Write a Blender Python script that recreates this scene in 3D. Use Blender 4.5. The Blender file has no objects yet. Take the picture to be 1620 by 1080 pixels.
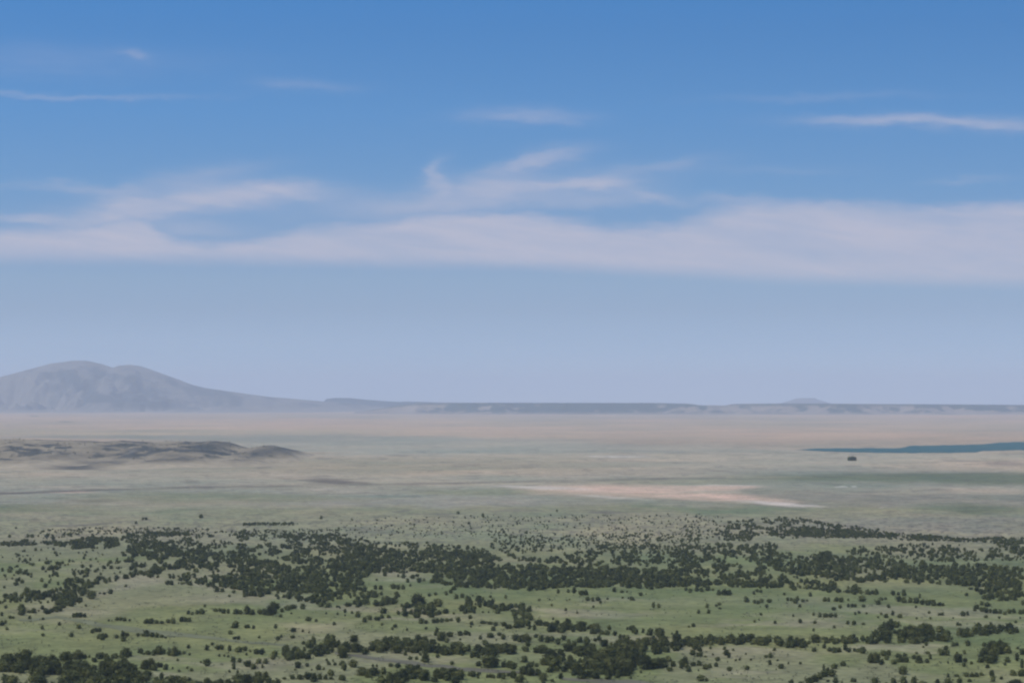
import bpy, math, random
import numpy as np
random.seed(7)
rng = np.random.default_rng(11)

# ------------------------------------------------------------------ camera, world, sun, exposure
scene = bpy.context.scene
COL = scene.collection
CAM_H = 250.0            # height of the viewpoint above the plain, metres
F = 3811.0               # focal length in photo pixels (1620 wide)
Y0 = 634.0               # photo row of the true horizon
cam_data = bpy.data.cameras.new("camera")
cam = bpy.data.objects.new("camera", cam_data)
COL.objects.link(cam)
cam.location = (0, 0, CAM_H)
cam.rotation_euler = (math.radians(90), 0, 0)
cam_data.sensor_width = 36.0
cam_data.lens = 36.0 * F / 1620.0
cam_data.shift_y = (Y0 - 540.0) / 1620.0
cam_data.clip_start = 1.0
cam_data.clip_end = 600000.0
scene.camera = cam

SUN_EL, SUN_AZ = math.radians(54), math.radians(-118)   # azimuth from +Y, clockwise; behind left
sd = (math.sin(SUN_AZ) * math.cos(SUN_EL), math.cos(SUN_AZ) * math.cos(SUN_EL), math.sin(SUN_EL))

world = bpy.data.worlds.new("World")
scene.world = world
world.use_nodes = True
wt = world.node_tree
wt.nodes.clear()
def wn(t, **k):
    n = wt.nodes.new(t)
    for a, b in k.items():
        setattr(n, a, b)
    return n
def wl(a, b):
    wt.links.new(a, b)
def wm(op, a, b=None, c=None, clamp=False):
    n = wn('ShaderNodeMath', operation=op, use_clamp=clamp)
    for i, v in enumerate((a, b, c)):
        if v is None:
            continue
        if isinstance(v, (int, float)):
            n.inputs[i].default_value = v
        else:
            wl(v, n.inputs[i])
    return n.outputs[0]
tc = wn('ShaderNodeTexCoord')
sep = wn('ShaderNodeSeparateXYZ')
wl(tc.outputs['Generated'], sep.inputs[0])
dx, dy, dz = sep.outputs
rad = wm('SQRT', wm('ADD', wm('MULTIPLY', dx, dx), wm('MULTIPLY', dy, dy)))
vv = wm('DIVIDE', dz, wm('MAXIMUM', rad, 0.001))            # tan(elevation)
uu = wm('ARCTAN2', dx, dy)                                   # azimuth
# steeper sky gradient: look the sky model up a little higher than the true elevation
zlift = wm('ADD', wm('MULTIPLY', wm('MAXIMUM', dz, 0.0), 4.2), 0.03)
zl = wm('MINIMUM', zlift, wm('ADD', wm('MULTIPLY', wm('MAXIMUM', dz, 0.0), 0.45), 0.60))
cmb = wn('ShaderNodeCombineXYZ')
wl(dx, cmb.inputs[0]); wl(dy, cmb.inputs[1]); wl(zl, cmb.inputs[2])
nrm = wn('ShaderNodeVectorMath', operation='NORMALIZE')
wl(cmb.outputs[0], nrm.inputs[0])
sky = wn('ShaderNodeTexSky', sky_type='NISHITA')
sky.sun_disc = False
sky.sun_elevation = SUN_EL
sky.sun_rotation = SUN_AZ
sky.altitude = 2300
sky.air_density = 1.0
sky.dust_density = 0.4
sky.ozone_density = 1.5
wl(nrm.outputs[0], sky.inputs[0])
# cirrus: density in (azimuth, elevation) from edge curves, wisps and noise
def px(x): return math.atan((x - 810.0) / F)
def py(y): return (Y0 - y) / F
cuv = wn('ShaderNodeCombineXYZ')
wl(uu, cuv.inputs[0]); wl(wm('MULTIPLY', vv, 3.2), cuv.inputs[1])
def noise(scale, detail, rough=0.55, off=0.0, dist=0.0, src=None):
    n = wn('ShaderNodeTexNoise')
    n.inputs['Scale'].default_value = scale
    n.inputs['Detail'].default_value = detail
    n.inputs['Roughness'].default_value = rough
    n.inputs['Distortion'].default_value = dist
    ad = wn('ShaderNodeVectorMath', operation='ADD')
    wl(src if src else cuv.outputs[0], ad.inputs[0]); ad.inputs[1].default_value = (off, off * 0.7, off)
    wl(ad.outputs[0], n.inputs['Vector'])
    return n.outputs['Fac']
n1 = noise(22, 5, 0.55, 3.1)
n2 = noise(22, 5, 0.55, 9.4)
n3 = noise(90, 4, 0.6, 1.7)
n4 = noise(60, 4, 0.6, 5.2)
ub = wm('ADD', wm('ADD', uu, wm('MULTIPLY', wm('SUBTRACT', n1, 0.5), 0.030)), wm('MULTIPLY', wm('SUBTRACT', n4, 0.5), 0.012))
vb = wm('ADD', wm('ADD', vv, wm('MULTIPLY', wm('SUBTRACT', n2, 0.5), 0.010)), wm('MULTIPLY', wm('SUBTRACT', n3, 0.5), 0.0045))
U_A, U_B = px(-400), px(2020)
V_A, V_B = py(634), py(0)
unorm = wm('DIVIDE', wm('SUBTRACT', ub, U_A), U_B - U_A)
def edge(pts):
    fc = wn('ShaderNodeFloatCurve')
    cv = fc.mapping.curves[0]
    P = [((px(x) - U_A) / (U_B - U_A), (py(y) - V_A) / (V_B - V_A)) for x, y in pts]
    cv.points[0].location = P[0]
    cv.points[1].location = P[-1]
    for p in P[1:-1]:
        cv.points.new(*p)
    fc.mapping.update()
    wl(unorm, fc.inputs['Value'])
    return wm('ADD', wm('MULTIPLY', fc.outputs[0], V_B - V_A), V_A)
top = edge([(-400, 375), (0, 366), (120, 352), (220, 346), (280, 372), (330, 378), (440, 360), (600, 342), (700, 328),
            (800, 326), (900, 342), (1040, 350), (1130, 326), (1200, 317), (1320, 322), (1620, 322), (2020, 326)])
bot = edge([(-400, 414), (0, 415), (300, 414), (600, 417), (820, 420), (1000, 428), (1200, 440), (1620, 454), (2020, 462)])
def smooth(x, a, b):
    n = wn('ShaderNodeMapRange', interpolation_type='SMOOTHSTEP')
    wl(x, n.inputs[0]); n.inputs[1].default_value = a; n.inputs[2].default_value = b
    return n.outputs[0]
# lower edge is crisp and hardly wavy, so measure it with the unwarped elevation
vl = wm('ADD', vv, wm('MULTIPLY', wm('SUBTRACT', n3, 0.5), 0.0012))
band = wm('MULTIPLY', smooth(wm('SUBTRACT', top, vb), -0.0020, 0.0065), smooth(wm('SUBTRACT', vl, bot), -0.0040, 0.0050))
def blob(x, y, rx, ry, tilt=0.0, amp=1.0):
    du = wm('DIVIDE', wm('SUBTRACT', ub, px(x)), rx / F)
    dv = wm('DIVIDE', wm('SUBTRACT', wm('SUBTRACT', vb, py(y)), wm('MULTIPLY', wm('SUBTRACT', ub, px(x)), tilt)), ry / F)
    r2 = wm('ADD', wm('MULTIPLY', du, du), wm('MULTIPLY', dv, dv))
    return wm('MULTIPLY', wm('EXPONENT', wm('MULTIPLY', r2, -1.0)), amp)
for b in [(985, 346, 90, 10, 0.05, 0.75), (95, 322, 75, 17, 0.03, 0.8), (600, 322, 60, 16, 0.12, 0.4), (1500, 352, 160, 7, -0.04, 0.18)]:
    band = wm('MULTIPLY', band, wm('SUBTRACT', 1.0, blob(*b), clamp=True))
lobe = None
for b in [(310, 366, 90, 13, 0.05, 0.40), (600, 332, 130, 16, 0.05, 0.35), (790, 305, 200, 24, 0.10, 0.42), (950, 318, 110, 14, 0.0, 0.42), (290, 326, 150, 18, 0.10, 0.85), (430, 303, 110, 15, -0.02, 0.62), (205, 316, 60, 13, -0.05, 0.45), (190, 346, 110, 18, 0.15, 0.75)]:
    g = blob(*b)
    lobe = g if lobe is None else wm('ADD', lobe, g)
wisps = None
for b in [(840, 184, 85, 12, 0.0, 0.40), (1390, 196, 120, 9, -0.03, 0.50), (1580, 207, 150, 12, -0.03, 0.48), (90, 157, 190, 5, 0.01, 0.26),
          (490, 138, 75, 9, 0, 0.20), (225, 95, 22, 9, -0.1, 0.26), (850, 258, 75, 12, 0.22, 0.62), (686, 284, 20, 20, 0.8, 0.5),
          (925, 290, 75, 9, 0.0, 0.55), (1030, 312, 60, 9, -0.2, 0.35), (1040, 266, 80, 8, 0.15, 0.2), (1300, 158, 170, 6, 0, 0.13),
          (140, 303, 120, 7, 0.0, 0.3), (320, 280, 90, 14, 0.15, 0.3), (30, 352, 60, 7, 0, 0.5), (770, 300, 140, 16, 0.1, 0.28),
          (1540, 290, 60, 5, 0, 0.16), (1230, 270, 110, 8, 0, 0.12), (1160, 316, 50, 8, 0, 0.3), (60, 105, 260, 24, 0, 0.12)]:
    g = blob(*b)
    wisps = g if wisps is None else wm('ADD', wisps, g)
sv = wn('ShaderNodeCombineXYZ')
wl(uu, sv.inputs[0]); wl(wm('ADD', wm('MULTIPLY', vv, 7.0), wm('MULTIPLY', uu, 0.9)), sv.inputs[1])
strk = noise(26, 6, 0.62, 7.7, 0.4, sv.outputs[0])
fine = noise(9, 4, 0.55, 2.3, 0.2, sv.outputs[0])
tex = wm('ADD', 0.15, wm('ADD', wm('MULTIPLY', strk, 0.9), wm('MULTIPLY', n3, 0.8)))
bmod = wm('ADD', 0.10, wm('ADD', wm('MULTIPLY', strk, 0.85), wm('MULTIPLY', fine, 0.85)))
band = wm('MULTIPLY', wm('MAXIMUM', band, wm('MINIMUM', lobe, 1.0)), bmod)
dens = wm('MULTIPLY', wm('ADD', wm('MULTIPLY', band, 0.68), wm('MULTIPLY', wisps, wm('MULTIPLY', tex, 0.74))), wm('ADD', 0.78, wm('MULTIPLY', n1, 0.36)), clamp=True)
dens = wm('MULTIPLY', dens, smooth(vv, 0.0, 0.02))
tint = wn('ShaderNodeMix', data_type='RGBA', blend_type='MULTIPLY')
tint.inputs['Factor'].default_value = 1.0
wl(sky.outputs[0], tint.inputs['A'])
tr = wn('ShaderNodeValToRGB')
tr.color_ramp.elements[0].position = 0.0; tr.color_ramp.elements[0].color = (1.04, 1.04, 1.10, 1)
tr.color_ramp.elements[1].position = 1.0; tr.color_ramp.elements[1].color = (0.64, 1.4, 1.9, 1)
for p_, c_ in ((0.16, (1.36, 1.25, 1.12)), (0.21, (1.54, 1.47, 1.28)), (0.26, (1.48, 1.54, 1.44)), (0.37, (1.20, 1.72, 1.78)), (0.50, (0.95, 1.80, 2.08)), (0.72, (0.55, 1.62, 2.18))):
    e_ = tr.color_ramp.elements.new(p_); e_.color = (*c_, 1)
wl(wm('MULTIPLY', vv, 4.2), tr.inputs[0])
wl(tr.outputs[0], tint.inputs['B'])
mixc = wn('ShaderNodeMix', data_type='RGBA')
wl(dens, mixc.inputs['Factor'])
wl(tint.outputs['Result'], mixc.inputs['A'])
SKY_S = 0.10
mixc.inputs['B'].default_value = (0.62 / SKY_S, 0.57 / SKY_S, 0.645 / SKY_S, 1)
bg = wn('ShaderNodeBackground')
wl(mixc.outputs['Result'], bg.inputs[0])
bg.inputs[1].default_value = SKY_S
wo = wn('ShaderNodeOutputWorld')
wl(bg.outputs[0], wo.inputs[0])

sun_data = bpy.data.lights.new("sun", 'SUN')
sun_data.energy = 3.2
sun_data.angle = math.radians(0.5)
sun_data.color = (1.0, 0.96, 0.91)
sun = bpy.data.objects.new("sun", sun_data)
COL.objects.link(sun)
from mathutils import Vector
sun.rotation_euler = Vector(sd).to_track_quat('Z', 'Y').to_euler()
sun.location = (0, 0, 3000)

scene.view_settings.view_transform = 'Standard'
scene.view_settings.look = 'None'
scene.view_settings.exposure = 0.0
scene.view_settings.gamma = 1.0
scene.render.resolution_x = 1024
scene.render.resolution_y = 682
scene.render.engine = 'CYCLES'
scene.cycles.filter_width = 2.3
scene.cycles.volume_bounces = 2

# ------------------------------------------------------------------ helpers
def link(name, me, mats=(), parent=None, kind=None, label=None, cat=None, group=None):
    o = bpy.data.objects.new(name, me)
    COL.objects.link(o)
    if me is not None:
        for m in mats:
            me.materials.append(m)
    o.parent = parent
    if kind: o['kind'] = kind
    if label: o['label'] = label
    if cat: o['category'] = cat
    if group: o['group'] = group
    return o

def mesh_np(name, verts, faces, colors=None, smooth_=False):
    """verts (n,3), faces (m,k) with constant k"""
    me = bpy.data.meshes.new(name)
    n, (m, k) = len(verts), faces.shape
    me.vertices.add(n)
    me.vertices.foreach_set('co', np.ascontiguousarray(verts, dtype=np.float32).ravel())
    me.loops.add(m * k)
    me.loops.foreach_set('vertex_index', np.ascontiguousarray(faces, dtype=np.int32).ravel())
    me.polygons.add(m)
    me.polygons.foreach_set('loop_start', np.arange(0, m * k, k, dtype=np.int32))
    me.update(calc_edges=True)
    if smooth_:
        me.polygons.foreach_set('use_smooth', np.ones(m, dtype=bool))
    if colors is not None:
        a = me.color_attributes.new('ground_cover', 'FLOAT_COLOR', 'POINT')
        c = np.ones((n, 4), dtype=np.float32); c[:, :3] = colors
        a.data.foreach_set('color', c.ravel())
    me.update()
    return me

def _h(ix, iy, seed):
    n = (ix.astype(np.int64) * 374761393 + iy.astype(np.int64) * 668265263 + seed * 1442695041) & 0x7fffffff
    n = ((n ^ (n >> 13)) * 1274126177) & 0x7fffffff
    n = (n ^ (n >> 16)) & 0xffff
    return n / 65535.0
def vnoise(x, y, seed=0):
    ix, iy = np.floor(x), np.floor(y)
    fx, fy = x - ix, y - iy
    fx = fx * fx * (3 - 2 * fx); fy = fy * fy * (3 - 2 * fy)
    a, b = _h(ix, iy, seed), _h(ix + 1, iy, seed)
    c, d = _h(ix, iy + 1, seed), _h(ix + 1, iy + 1, seed)
    return (a + (b - a) * fx) * (1 - fy) + (c + (d - c) * fx) * fy
def fbm(x, y, octv=4, seed=0, gain=0.5):
    s = 0; amp = 1; tot = 0
    for i in range(octv):
        s = s + amp * vnoise(x * 2 ** i + 17.3 * i, y * 2 ** i - 9.1 * i, seed + i)
        tot += amp; amp *= gain
    return s / tot

def relief(X, Y):
    R = np.hypot(X, Y)
    k = np.clip((9000 - R) / 3500, 0, 1)
    return k * ((fbm(X / 700 + 3, Y / 900 + 8, 3, 5) - 0.5) * 9.0 + (fbm(X / 120, Y / 150, 3, 9) - 0.5) * 1.6)

def to_ground(x, y):
    """where the sight line through photo row/column (x, y) meets the plain"""
    x = np.asarray(x, float); y = np.asarray(y, float)
    z = 0.0
    for _ in range(5):
        Y = (CAM_H - z) * F / (y - Y0)
        X = (x - 810.0) / F * Y
        z = relief(X, Y)
    return X, Y, z

def inpoly(x, y, poly):
    r = np.zeros(x.shape, bool)
    n = len(poly)
    for i in range(n):
        x1, y1 = poly[i]; x2, y2 = poly[(i + 1) % n]
        if y1 == y2: continue
        c = ((y1 > y) != (y2 > y)) & (x < (x2 - x1) * (y - y1) / (y2 - y1) + x1)
        r ^= c
    return r

# ------------------------------------------------------------------ materials
def ground_material(name, scale_fine=0.02, amount=0.35, rough=0.95, bump=0.0, stretch=(1, 1)):
    m = bpy.data.materials.new(name); m.use_nodes = True
    nt = m.node_tree; nt.nodes.clear()
    N, L = nt.nodes.new, nt.links.new
    out = N('ShaderNodeOutputMaterial'); bs = N('ShaderNodeBsdfPrincipled')
    bs.inputs['Roughness'].default_value = rough
    bs.inputs['Specular IOR Level'].default_value = 0.1
    at = N('ShaderNodeAttribute'); at.attribute_name = 'ground_cover'
    t = N('ShaderNodeTexCoord')
    mp = N('ShaderNodeMapping'); mp.inputs['Scale'].default_value = (stretch[0], stretch[1], 1)
    L(t.outputs['Object'], mp.inputs[0])
    n1 = N('ShaderNodeTexNoise'); n1.inputs['Scale'].default_value = scale_fine; n1.inputs['Detail'].default_value = 6
    n1.inputs['Roughness'].default_value = 0.65
    n2 = N('ShaderNodeTexNoise'); n2.inputs['Scale'].default_value = scale_fine * 6; n2.inputs['Detail'].default_value = 3
    L(mp.outputs[0], n1.inputs['Vector']); L(mp.outputs[0], n2.inputs['Vector'])
    ad = N('ShaderNodeMath'); ad.operation = 'ADD'; L(n1.outputs['Fac'], ad.inputs[0]); L(n2.outputs['Fac'], ad.inputs[1])
    mr = N('ShaderNodeMapRange'); mr.inputs[1].default_value = 0.7; mr.inputs[2].default_value = 1.3
    mr.inputs[3].default_value = 1 - amount; mr.inputs[4].default_value = 1 + amount
    L(ad.outputs[0], mr.inputs[0])
    vm = N('ShaderNodeVectorMath'); vm.operation = 'SCALE'
    L(at.outputs['Color'], vm.inputs[0]); L(mr.outputs[0], vm.inputs['Scale'])
    L(vm.outputs[0], bs.inputs['Base Color'])
    if bump:
        bp = N('ShaderNodeBump'); bp.inputs['Distance'].default_value = bump; bp.inputs['Strength'].default_value = 0.6
        L(n1.outputs['Fac'], bp.inputs['Height']); L(bp.outputs[0], bs.inputs['Normal'])
    L(bs.outputs[0], out.inputs[0])
    return m

def foliage_material(name, c1, c2, c3):
    m = bpy.data.materials.new(name); m.use_nodes = True
    nt = m.node_tree; nt.nodes.clear()
    N, L = nt.nodes.new, nt.links.new
    out = N('ShaderNodeOutputMaterial'); bs = N('ShaderNodeBsdfPrincipled')
    bs.inputs['Roughness'].default_value = 0.8
    bs.inputs['Specular IOR Level'].default_value = 0.15
    t = N('ShaderNodeNewGeometry')
    n1 = N('ShaderNodeTexNoise'); n1.inputs['Scale'].default_value = 0.05; n1.inputs['Detail'].default_value = 4
    L(t.outputs['Position'], n1.inputs['Vector'])
    oi = N('ShaderNodeObjectInfo')
    r = N('ShaderNodeValToRGB')
    r.color_ramp.elements[0].position = 0.36; r.color_ramp.elements[0].color = (*c1, 1)
    r.color_ramp.elements[1].position = 0.66; r.color_ramp.elements[1].color = (*c3, 1)
    e = r.color_ramp.elements.new(0.5); e.color = (*c2, 1)
    ma = N('ShaderNodeMath'); ma.operation = 'MULTIPLY_ADD'; ma.inputs[1].default_value = 0.2; 
    L(oi.outputs['Random'], ma.inputs[0]); 
    sb = N('ShaderNodeMath'); sb.operation = 'SUBTRACT'; sb.inputs[1].default_value = 0.1
    L(n1.outputs['Fac'], sb.inputs[0]); L(sb.outputs[0], ma.inputs[2])
    L(ma.outputs[0], r.inputs[0]); L(r.outputs[0], bs.inputs['Base Color'])
    L(bs.outputs[0], out.inputs[0])
    return m

def plain_material(name, c, rough=0.9, scale=1.0, var=0.25):
    m = bpy.data.materials.new(name); m.use_nodes = True
    nt = m.node_tree; bs = nt.nodes['Principled BSDF']
    bs.inputs['Roughness'].default_value = rough
    bs.inputs['Specular IOR Level'].default_value = 0.1
    N, L = nt.nodes.new, nt.links.new
    t = N('ShaderNodeTexCoord'); n1 = N('ShaderNodeTexNoise'); n1.inputs['Scale'].default_value = scale; n1.inputs['Detail'].default_value = 5
    L(t.outputs['Object'], n1.inputs['Vector'])
    r = N('ShaderNodeValToRGB')
    r.color_ramp.elements[0].position = 0.3; r.color_ramp.elements[0].color = (*[v * (1 - var) for v in c], 1)
    r.color_ramp.elements[1].position = 0.7; r.color_ramp.elements[1].color = (*[v * (1 + var) for v in c], 1)
    L(n1.outputs['Fac'], r.inputs[0]); L(r.outputs[0], bs.inputs['Base Color'])
    return m

# cover colours (albedo)
GREEN = np.array([.178, .184, .066])
LUSH = np.array([.105, .135, .050])
OLIVE = np.array([.208, .202, .090])
TAN = np.array([.285, .244, .136])
STRAW = np.array([.33, .275, .160])
GREYTAN = np.array([.412, .322, .202])
DKGREEN = np.array([.115, .132, .062])
BROWN = np.array([.150, .120, .090])
PINK = np.array([.60, .41, .27])
PALE = np.array([.64, .53, .40])
RIDGE = np.array([.285, .254, .134])
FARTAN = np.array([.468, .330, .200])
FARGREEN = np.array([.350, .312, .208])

# ------------------------------------------------------------------ the plain
def ss(t): t = np.clip(t, 0, 1); return t * t * (3 - 2 * t)
def ground_colour(X, Y, z):
    Ys = np.maximum(Y, 50.0)
    x = 810 + F * X / Ys
    y = Y0 + F * (CAM_H - z) / Ys
    y = np.where(Y < 1500, 1400, np.minimum(y, 1400))
    x = np.clip(x, -1500, 3200)
    # ragged patch edges
    wx = (fbm(x / 60, y / 9, 4, 21) - 0.5); wy = (fbm(x / 70, y / 8, 4, 33) - 0.5)
    xs = x + wx * 60; ysn = y + wy * np.clip((y - 640) * 0.09, 1.0, 22)
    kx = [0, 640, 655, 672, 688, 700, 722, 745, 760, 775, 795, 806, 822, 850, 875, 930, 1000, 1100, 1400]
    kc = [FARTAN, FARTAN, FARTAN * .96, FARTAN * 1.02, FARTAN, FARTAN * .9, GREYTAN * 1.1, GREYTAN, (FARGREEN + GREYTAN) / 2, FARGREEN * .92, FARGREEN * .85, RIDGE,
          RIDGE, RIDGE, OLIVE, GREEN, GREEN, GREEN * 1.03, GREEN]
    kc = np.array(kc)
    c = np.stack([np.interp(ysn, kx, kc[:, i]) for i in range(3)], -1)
    def patch(cx, cy, rx, ry, colr, s=1.0, soft=0.5, tilt=0.0):
        nonlocal c
        d = np.sqrt(((xs - cx) / rx) ** 2 + ((ysn - cy - (xs - cx) * tilt) / ry) ** 2)
        w = ss((1 + soft - d) / (2 * soft)) * s
        c = c * (1 - w[..., None]) + colr * w[..., None]
    def crisp(cx, cy, rx, ry, colr, s=1.0, soft=0.3, tilt=0.0):
        nonlocal c
        yy = y + wy * np.clip((y - 640) * .03, .5, 6)
        d = np.sqrt(((x + wx * 90 - cx) / rx) ** 2 + ((yy - cy - (x - cx) * tilt) / ry) ** 2)
        w = ss((1 + soft - d) / (2 * soft)) * s
        c = c * (1 - w[..., None]) + colr * w[..., None]
    # far plain
    patch(260, 683, 420, 5, STRAW * 1.12, .6)
    patch(1000, 668, 300, 8, STRAW, .3)
    patch(620, 706, 330, 15, FARGREEN, .95, .35)
    patch(200, 691, 260, 3.2, FARGREEN * .8, .9, .4)
    patch(450, 694, 230, 7, FARGREEN * .85, .8, .4)
    patch(900, 712, 330, 10, FARGREEN, .55)
    patch(1100, 730, 500, 12, GREYTAN * 1.1, .5)
    patch(560, 735, 420, 12, TAN * .95, .5)
    crisp(975, 722, 48, 1.0, PALE, .8, .5)
    crisp(60, 658, 12, .8, DKGREEN, .8); crisp(115, 667, 18, .8, DKGREEN, .6); crisp(332, 649, 10, .8, DKGREEN, .6)
    patch(1300, 745, 260, 7, FARGREEN * .85, .7)
    patch(1500, 757, 300, 10, DKGREEN, .85, .4)
    patch(1180, 768, 260, 14, DKGREEN * 1.5, .4)
    patch(1390, 790, 300, 12, FARGREEN * .62, .6, .5)
    patch(1330, 770, 200, 8, FARGREEN * .9, .6)
    patch(1540, 776, 160, 7, GREYTAN, .6)
    crisp(1545, 805, 75, 7, DKGREEN * .95, .65, .7)
    patch(1500, 830, 230, 16, FARGREEN * .72, .8)
    crisp(1560, 845, 150, 2.2, TAN * 1.1, .7, .4, .02)
    crisp(1450, 838, 80, 2, TAN, .5, .4, .1)
    crisp(1595, 732, 45, 4, BROWN * 1.1, .5, .6)
    crisp(1575, 727, 22, 2.5, STRAW, .5)
    # long thin drifts of greener and barer ground on the far plain
    far = np.clip((830 - y) / 30, 0, 1) * np.clip((y - 648) / 10, 0, 1)
    b1 = (fbm(x / 110 + 3, y / 2.6, 4, 311) - .5) * 2; b2 = (fbm(x / 38, y / 1.2 + 5, 3, 317) - .5) * 2; b3 = (fbm(x / 260, y / 7, 3, 323) - .5) * 2
    c = c * (1 + (far * (.12 * b1 + .08 * b2 + .09 * b3))[..., None] * np.array([1.15, .9, .8]))
    c = c * (1 + (far * .06 * b3)[..., None] * np.array([1.0, -.1, -.5]))
    dk = ss((fbm(x / 30 + 7, y / 1.1, 3, 331) - .64) / .07) * np.clip((830 - y) / 20, 0, 1) * np.clip((y - 690) / 30, 0, 1) * .35
    c = c * (1 - dk[..., None]) + BROWN * .8 * dk[..., None]
    # pink dry flat
    crisp(1000, 777, 175, 10.5, PINK, .95, .35, .01)
    crisp(1130, 771, 80, 3.5, PINK, .9, .4, -.01)
    crisp(1140, 788, 125, 6, PINK, .85, .5, .06)
    crisp(1245, 797, 75, 2.2, PALE * .95, .8, .5, .06)
    crisp(860, 771, 60, 2.2, PALE * .95, .75, .6, .04)
    crisp(960, 786, 60, 1.8, PALE, .6, .5, .06)
    crisp(1140, 778, 50, 2.4, FARGREEN, .6, .5)
    crisp(1150, 768, 45, 1.0, PALE, .6, .6)
    crisp(1323, 769, 13, 1.1, PALE, .85, .5); crisp(1353, 768.5, 8, 1.1, PALE, .85, .5)
    crisp(1392, 803, 12, 1, PALE, .4)
    # dark wash line and its neighbours on the left
    for (x1, y1, x2, y2) in [(-60, 783, 150, 775), (150, 775, 300, 770), (300, 770, 480, 767.5), (480, 766.5, 700, 765), (700, 765, 880, 760), (880, 760, 1150, 755)]:
        t = np.clip((x - x1) / (x2 - x1), 0, 1)
        yl = y1 + (y2 - y1) * t + wy * 3
        w = ((x >= x1) & (x < x2)) * np.exp(-((y - yl) / 1.7) ** 2) * (0.85 if x1 < 300 else .62 if x1 < 480 else .4) * (.45 + 1.1 * vnoise(x / 40, y * 0 + 3.3, 44))
        c = c * (1 - w[..., None]) + BROWN * .62 * w[..., None]
    crisp(520, 761, 60, 4, BROWN * .75, .8, .6, .06)
    crisp(115, 779, 40, 1.5, PINK * .9, .7, .6)
    crisp(128, 791, 26, 2.2, BROWN, .7, .6)
    patch(60, 803, 110, 6, DKGREEN * 1.2, .75)
    patch(260, 800, 190, 6, STRAW, .7, .5, -.02)
    patch(330, 788, 220, 8, OLIVE, .6)
    patch(80, 818, 160, 5, STRAW * .95, .7)
    patch(700, 795, 280, 5, FARGREEN * .85, .6)
    patch(760, 778, 120, 5, OLIVE * 1.05, .5)
    patch(1120, 806, 220, 5, DKGREEN * 1.35, .6)
    crisp(655, 808, 14, 2.5, BROWN, .6, .6); crisp(975, 811, 28, 2.6, BROWN, .65, .6, .05); crisp(705, 813, 30, 1.5, BROWN, .6, .6)
    crisp(955, 825, 18, 2, BROWN, .6); crisp(830, 808, 30, 1.5, BROWN, .45); crisp(120, 830, 60, 1.6, BROWN, .5, .6, -.05)
    crisp(580, 838, 40, 5, BROWN * 1.2, .6, .6); crisp(620, 843, 30, 3, BROWN, .5, .6, .1); crisp(860, 850, 20, 3, BROWN * 1.1, .5, .6)
    crisp(150, 828, 80, 1.3, BROWN, .4, .6, -.05); crisp(905, 828, 16, 1.3, BROWN, .5, .6)
    patch(800, 835, 280, 16, RIDGE * 1.04, .5)
    patch(1110, 818, 60, 6, STRAW, .3)
    crisp(130, 687.4, 160, .8, STRAW * 1.15, .8, .6)
    crisp(640, 690, 300, .7, STRAW, .25, .6)
    # near fields
    patch(90, 885, 160, 14, GREEN * 1.05, .8)
    patch(1370, 865, 90, 6, GREEN * 1.15, .6); patch(1260, 872, 30, 4, GREEN * 1.2, .7); patch(1170, 885, 30, 6, GREEN * 1.2, .7)
    patch(900, 890, 60, 4, GREEN * 1.15, .7); patch(1500, 868, 120, 7, RIDGE, .5)
    patch(225, 918, 55, 5, STRAW, .85, .5, .02)
    patch(190, 930, 60, 5, TAN, .7, .5, -.3)
    patch(345, 930, 60, 4, STRAW, .7, .5, .1); patch(345, 910, 60, 5, TAN, .6)
    patch(430, 953, 130, 6, TAN, .6, .5, .08)
    patch(640, 912, 50, 6, TAN, .7)
    patch(650, 978, 90, 4, STRAW, .6, .5); patch(560, 962, 60, 4, TAN, .6); patch(660, 962, 30, 3, STRAW, .6)
    patch(910, 968, 110, 7, TAN, .7, .6, .05); patch(970, 950, 60, 4, STRAW, .5); patch(870, 1000, 80, 6, TAN, .5)
    patch(1100, 950, 200, 8, OLIVE, .5); patch(1250, 985, 130, 4, TAN * .95, .6)
    patch(1450, 965, 150, 6, TAN, .7, .5, .04); patch(1530, 985, 120, 6, STRAW, .45, .5, .05); patch(1560, 928, 22, 3, STRAW * 1.1, .7)
    patch(1520, 1005, 120, 4, OLIVE, .6); patch(1410, 1024, 90, 6, TAN, .75); patch(1140, 1028, 90, 7, TAN, .7)
    patch(1260, 1030, 160, 6, OLIVE, .6); patch(1180, 1064, 60, 4, STRAW * .95, .5)
    patch(60, 998, 90, 5, OLIVE, .7); patch(120, 965, 60, 5, TAN * .95, .5); patch(500, 992, 60, 8, TAN, .5)
    patch(740, 1012, 80, 10, TAN, .55); patch(760, 985, 100, 8, OLIVE, .6)
    patch(250, 1040, 60, 5, TAN, .5); patch(400, 1050, 120, 5, TAN * .95, .6); patch(240, 1066, 40, 4, STRAW * .95, .6)
    patch(650, 1042, 120, 6, TAN * .9, .6); patch(850, 1035, 80, 8, OLIVE * 1.1, .6)
    patch(1000, 1012, 80, 5, TAN, .6); patch(1450, 930, 120, 8, OLIVE, .5)
    # mottling: greener and drier drifts
    m1 = fbm(X / 260 + 5, Y / 420, 4, 51); m2 = fbm(X / 900, Y / 1400, 3, 57)
    k = np.clip((m1 - .5) * 2.6, -1, 1)[..., None]
    near = np.clip((9000 - Y) / 4000, 0, 1)[..., None]
    c = c * (1 + .17 * k * np.array([1.25, .6, .7]) * (0.35 + .65 * near))
    m3 = fbm(X / 55, Y / 110, 4, 61)
    k3 = np.clip((m3 - .5) * 3, -1, 1)[..., None]
    c = c * (1 + .13 * k3 * np.array([1.2, .8, .8]) * near)
    drift = ss((fbm(X / 170 + 9, Y / 360, 4, 64) - .56) / .1)[..., None] * near * .45
    c = c * (1 - drift) + TAN * .95 * drift
    k2 = np.clip((m2 - .5) * 3, -1, 1)[..., None]
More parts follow.
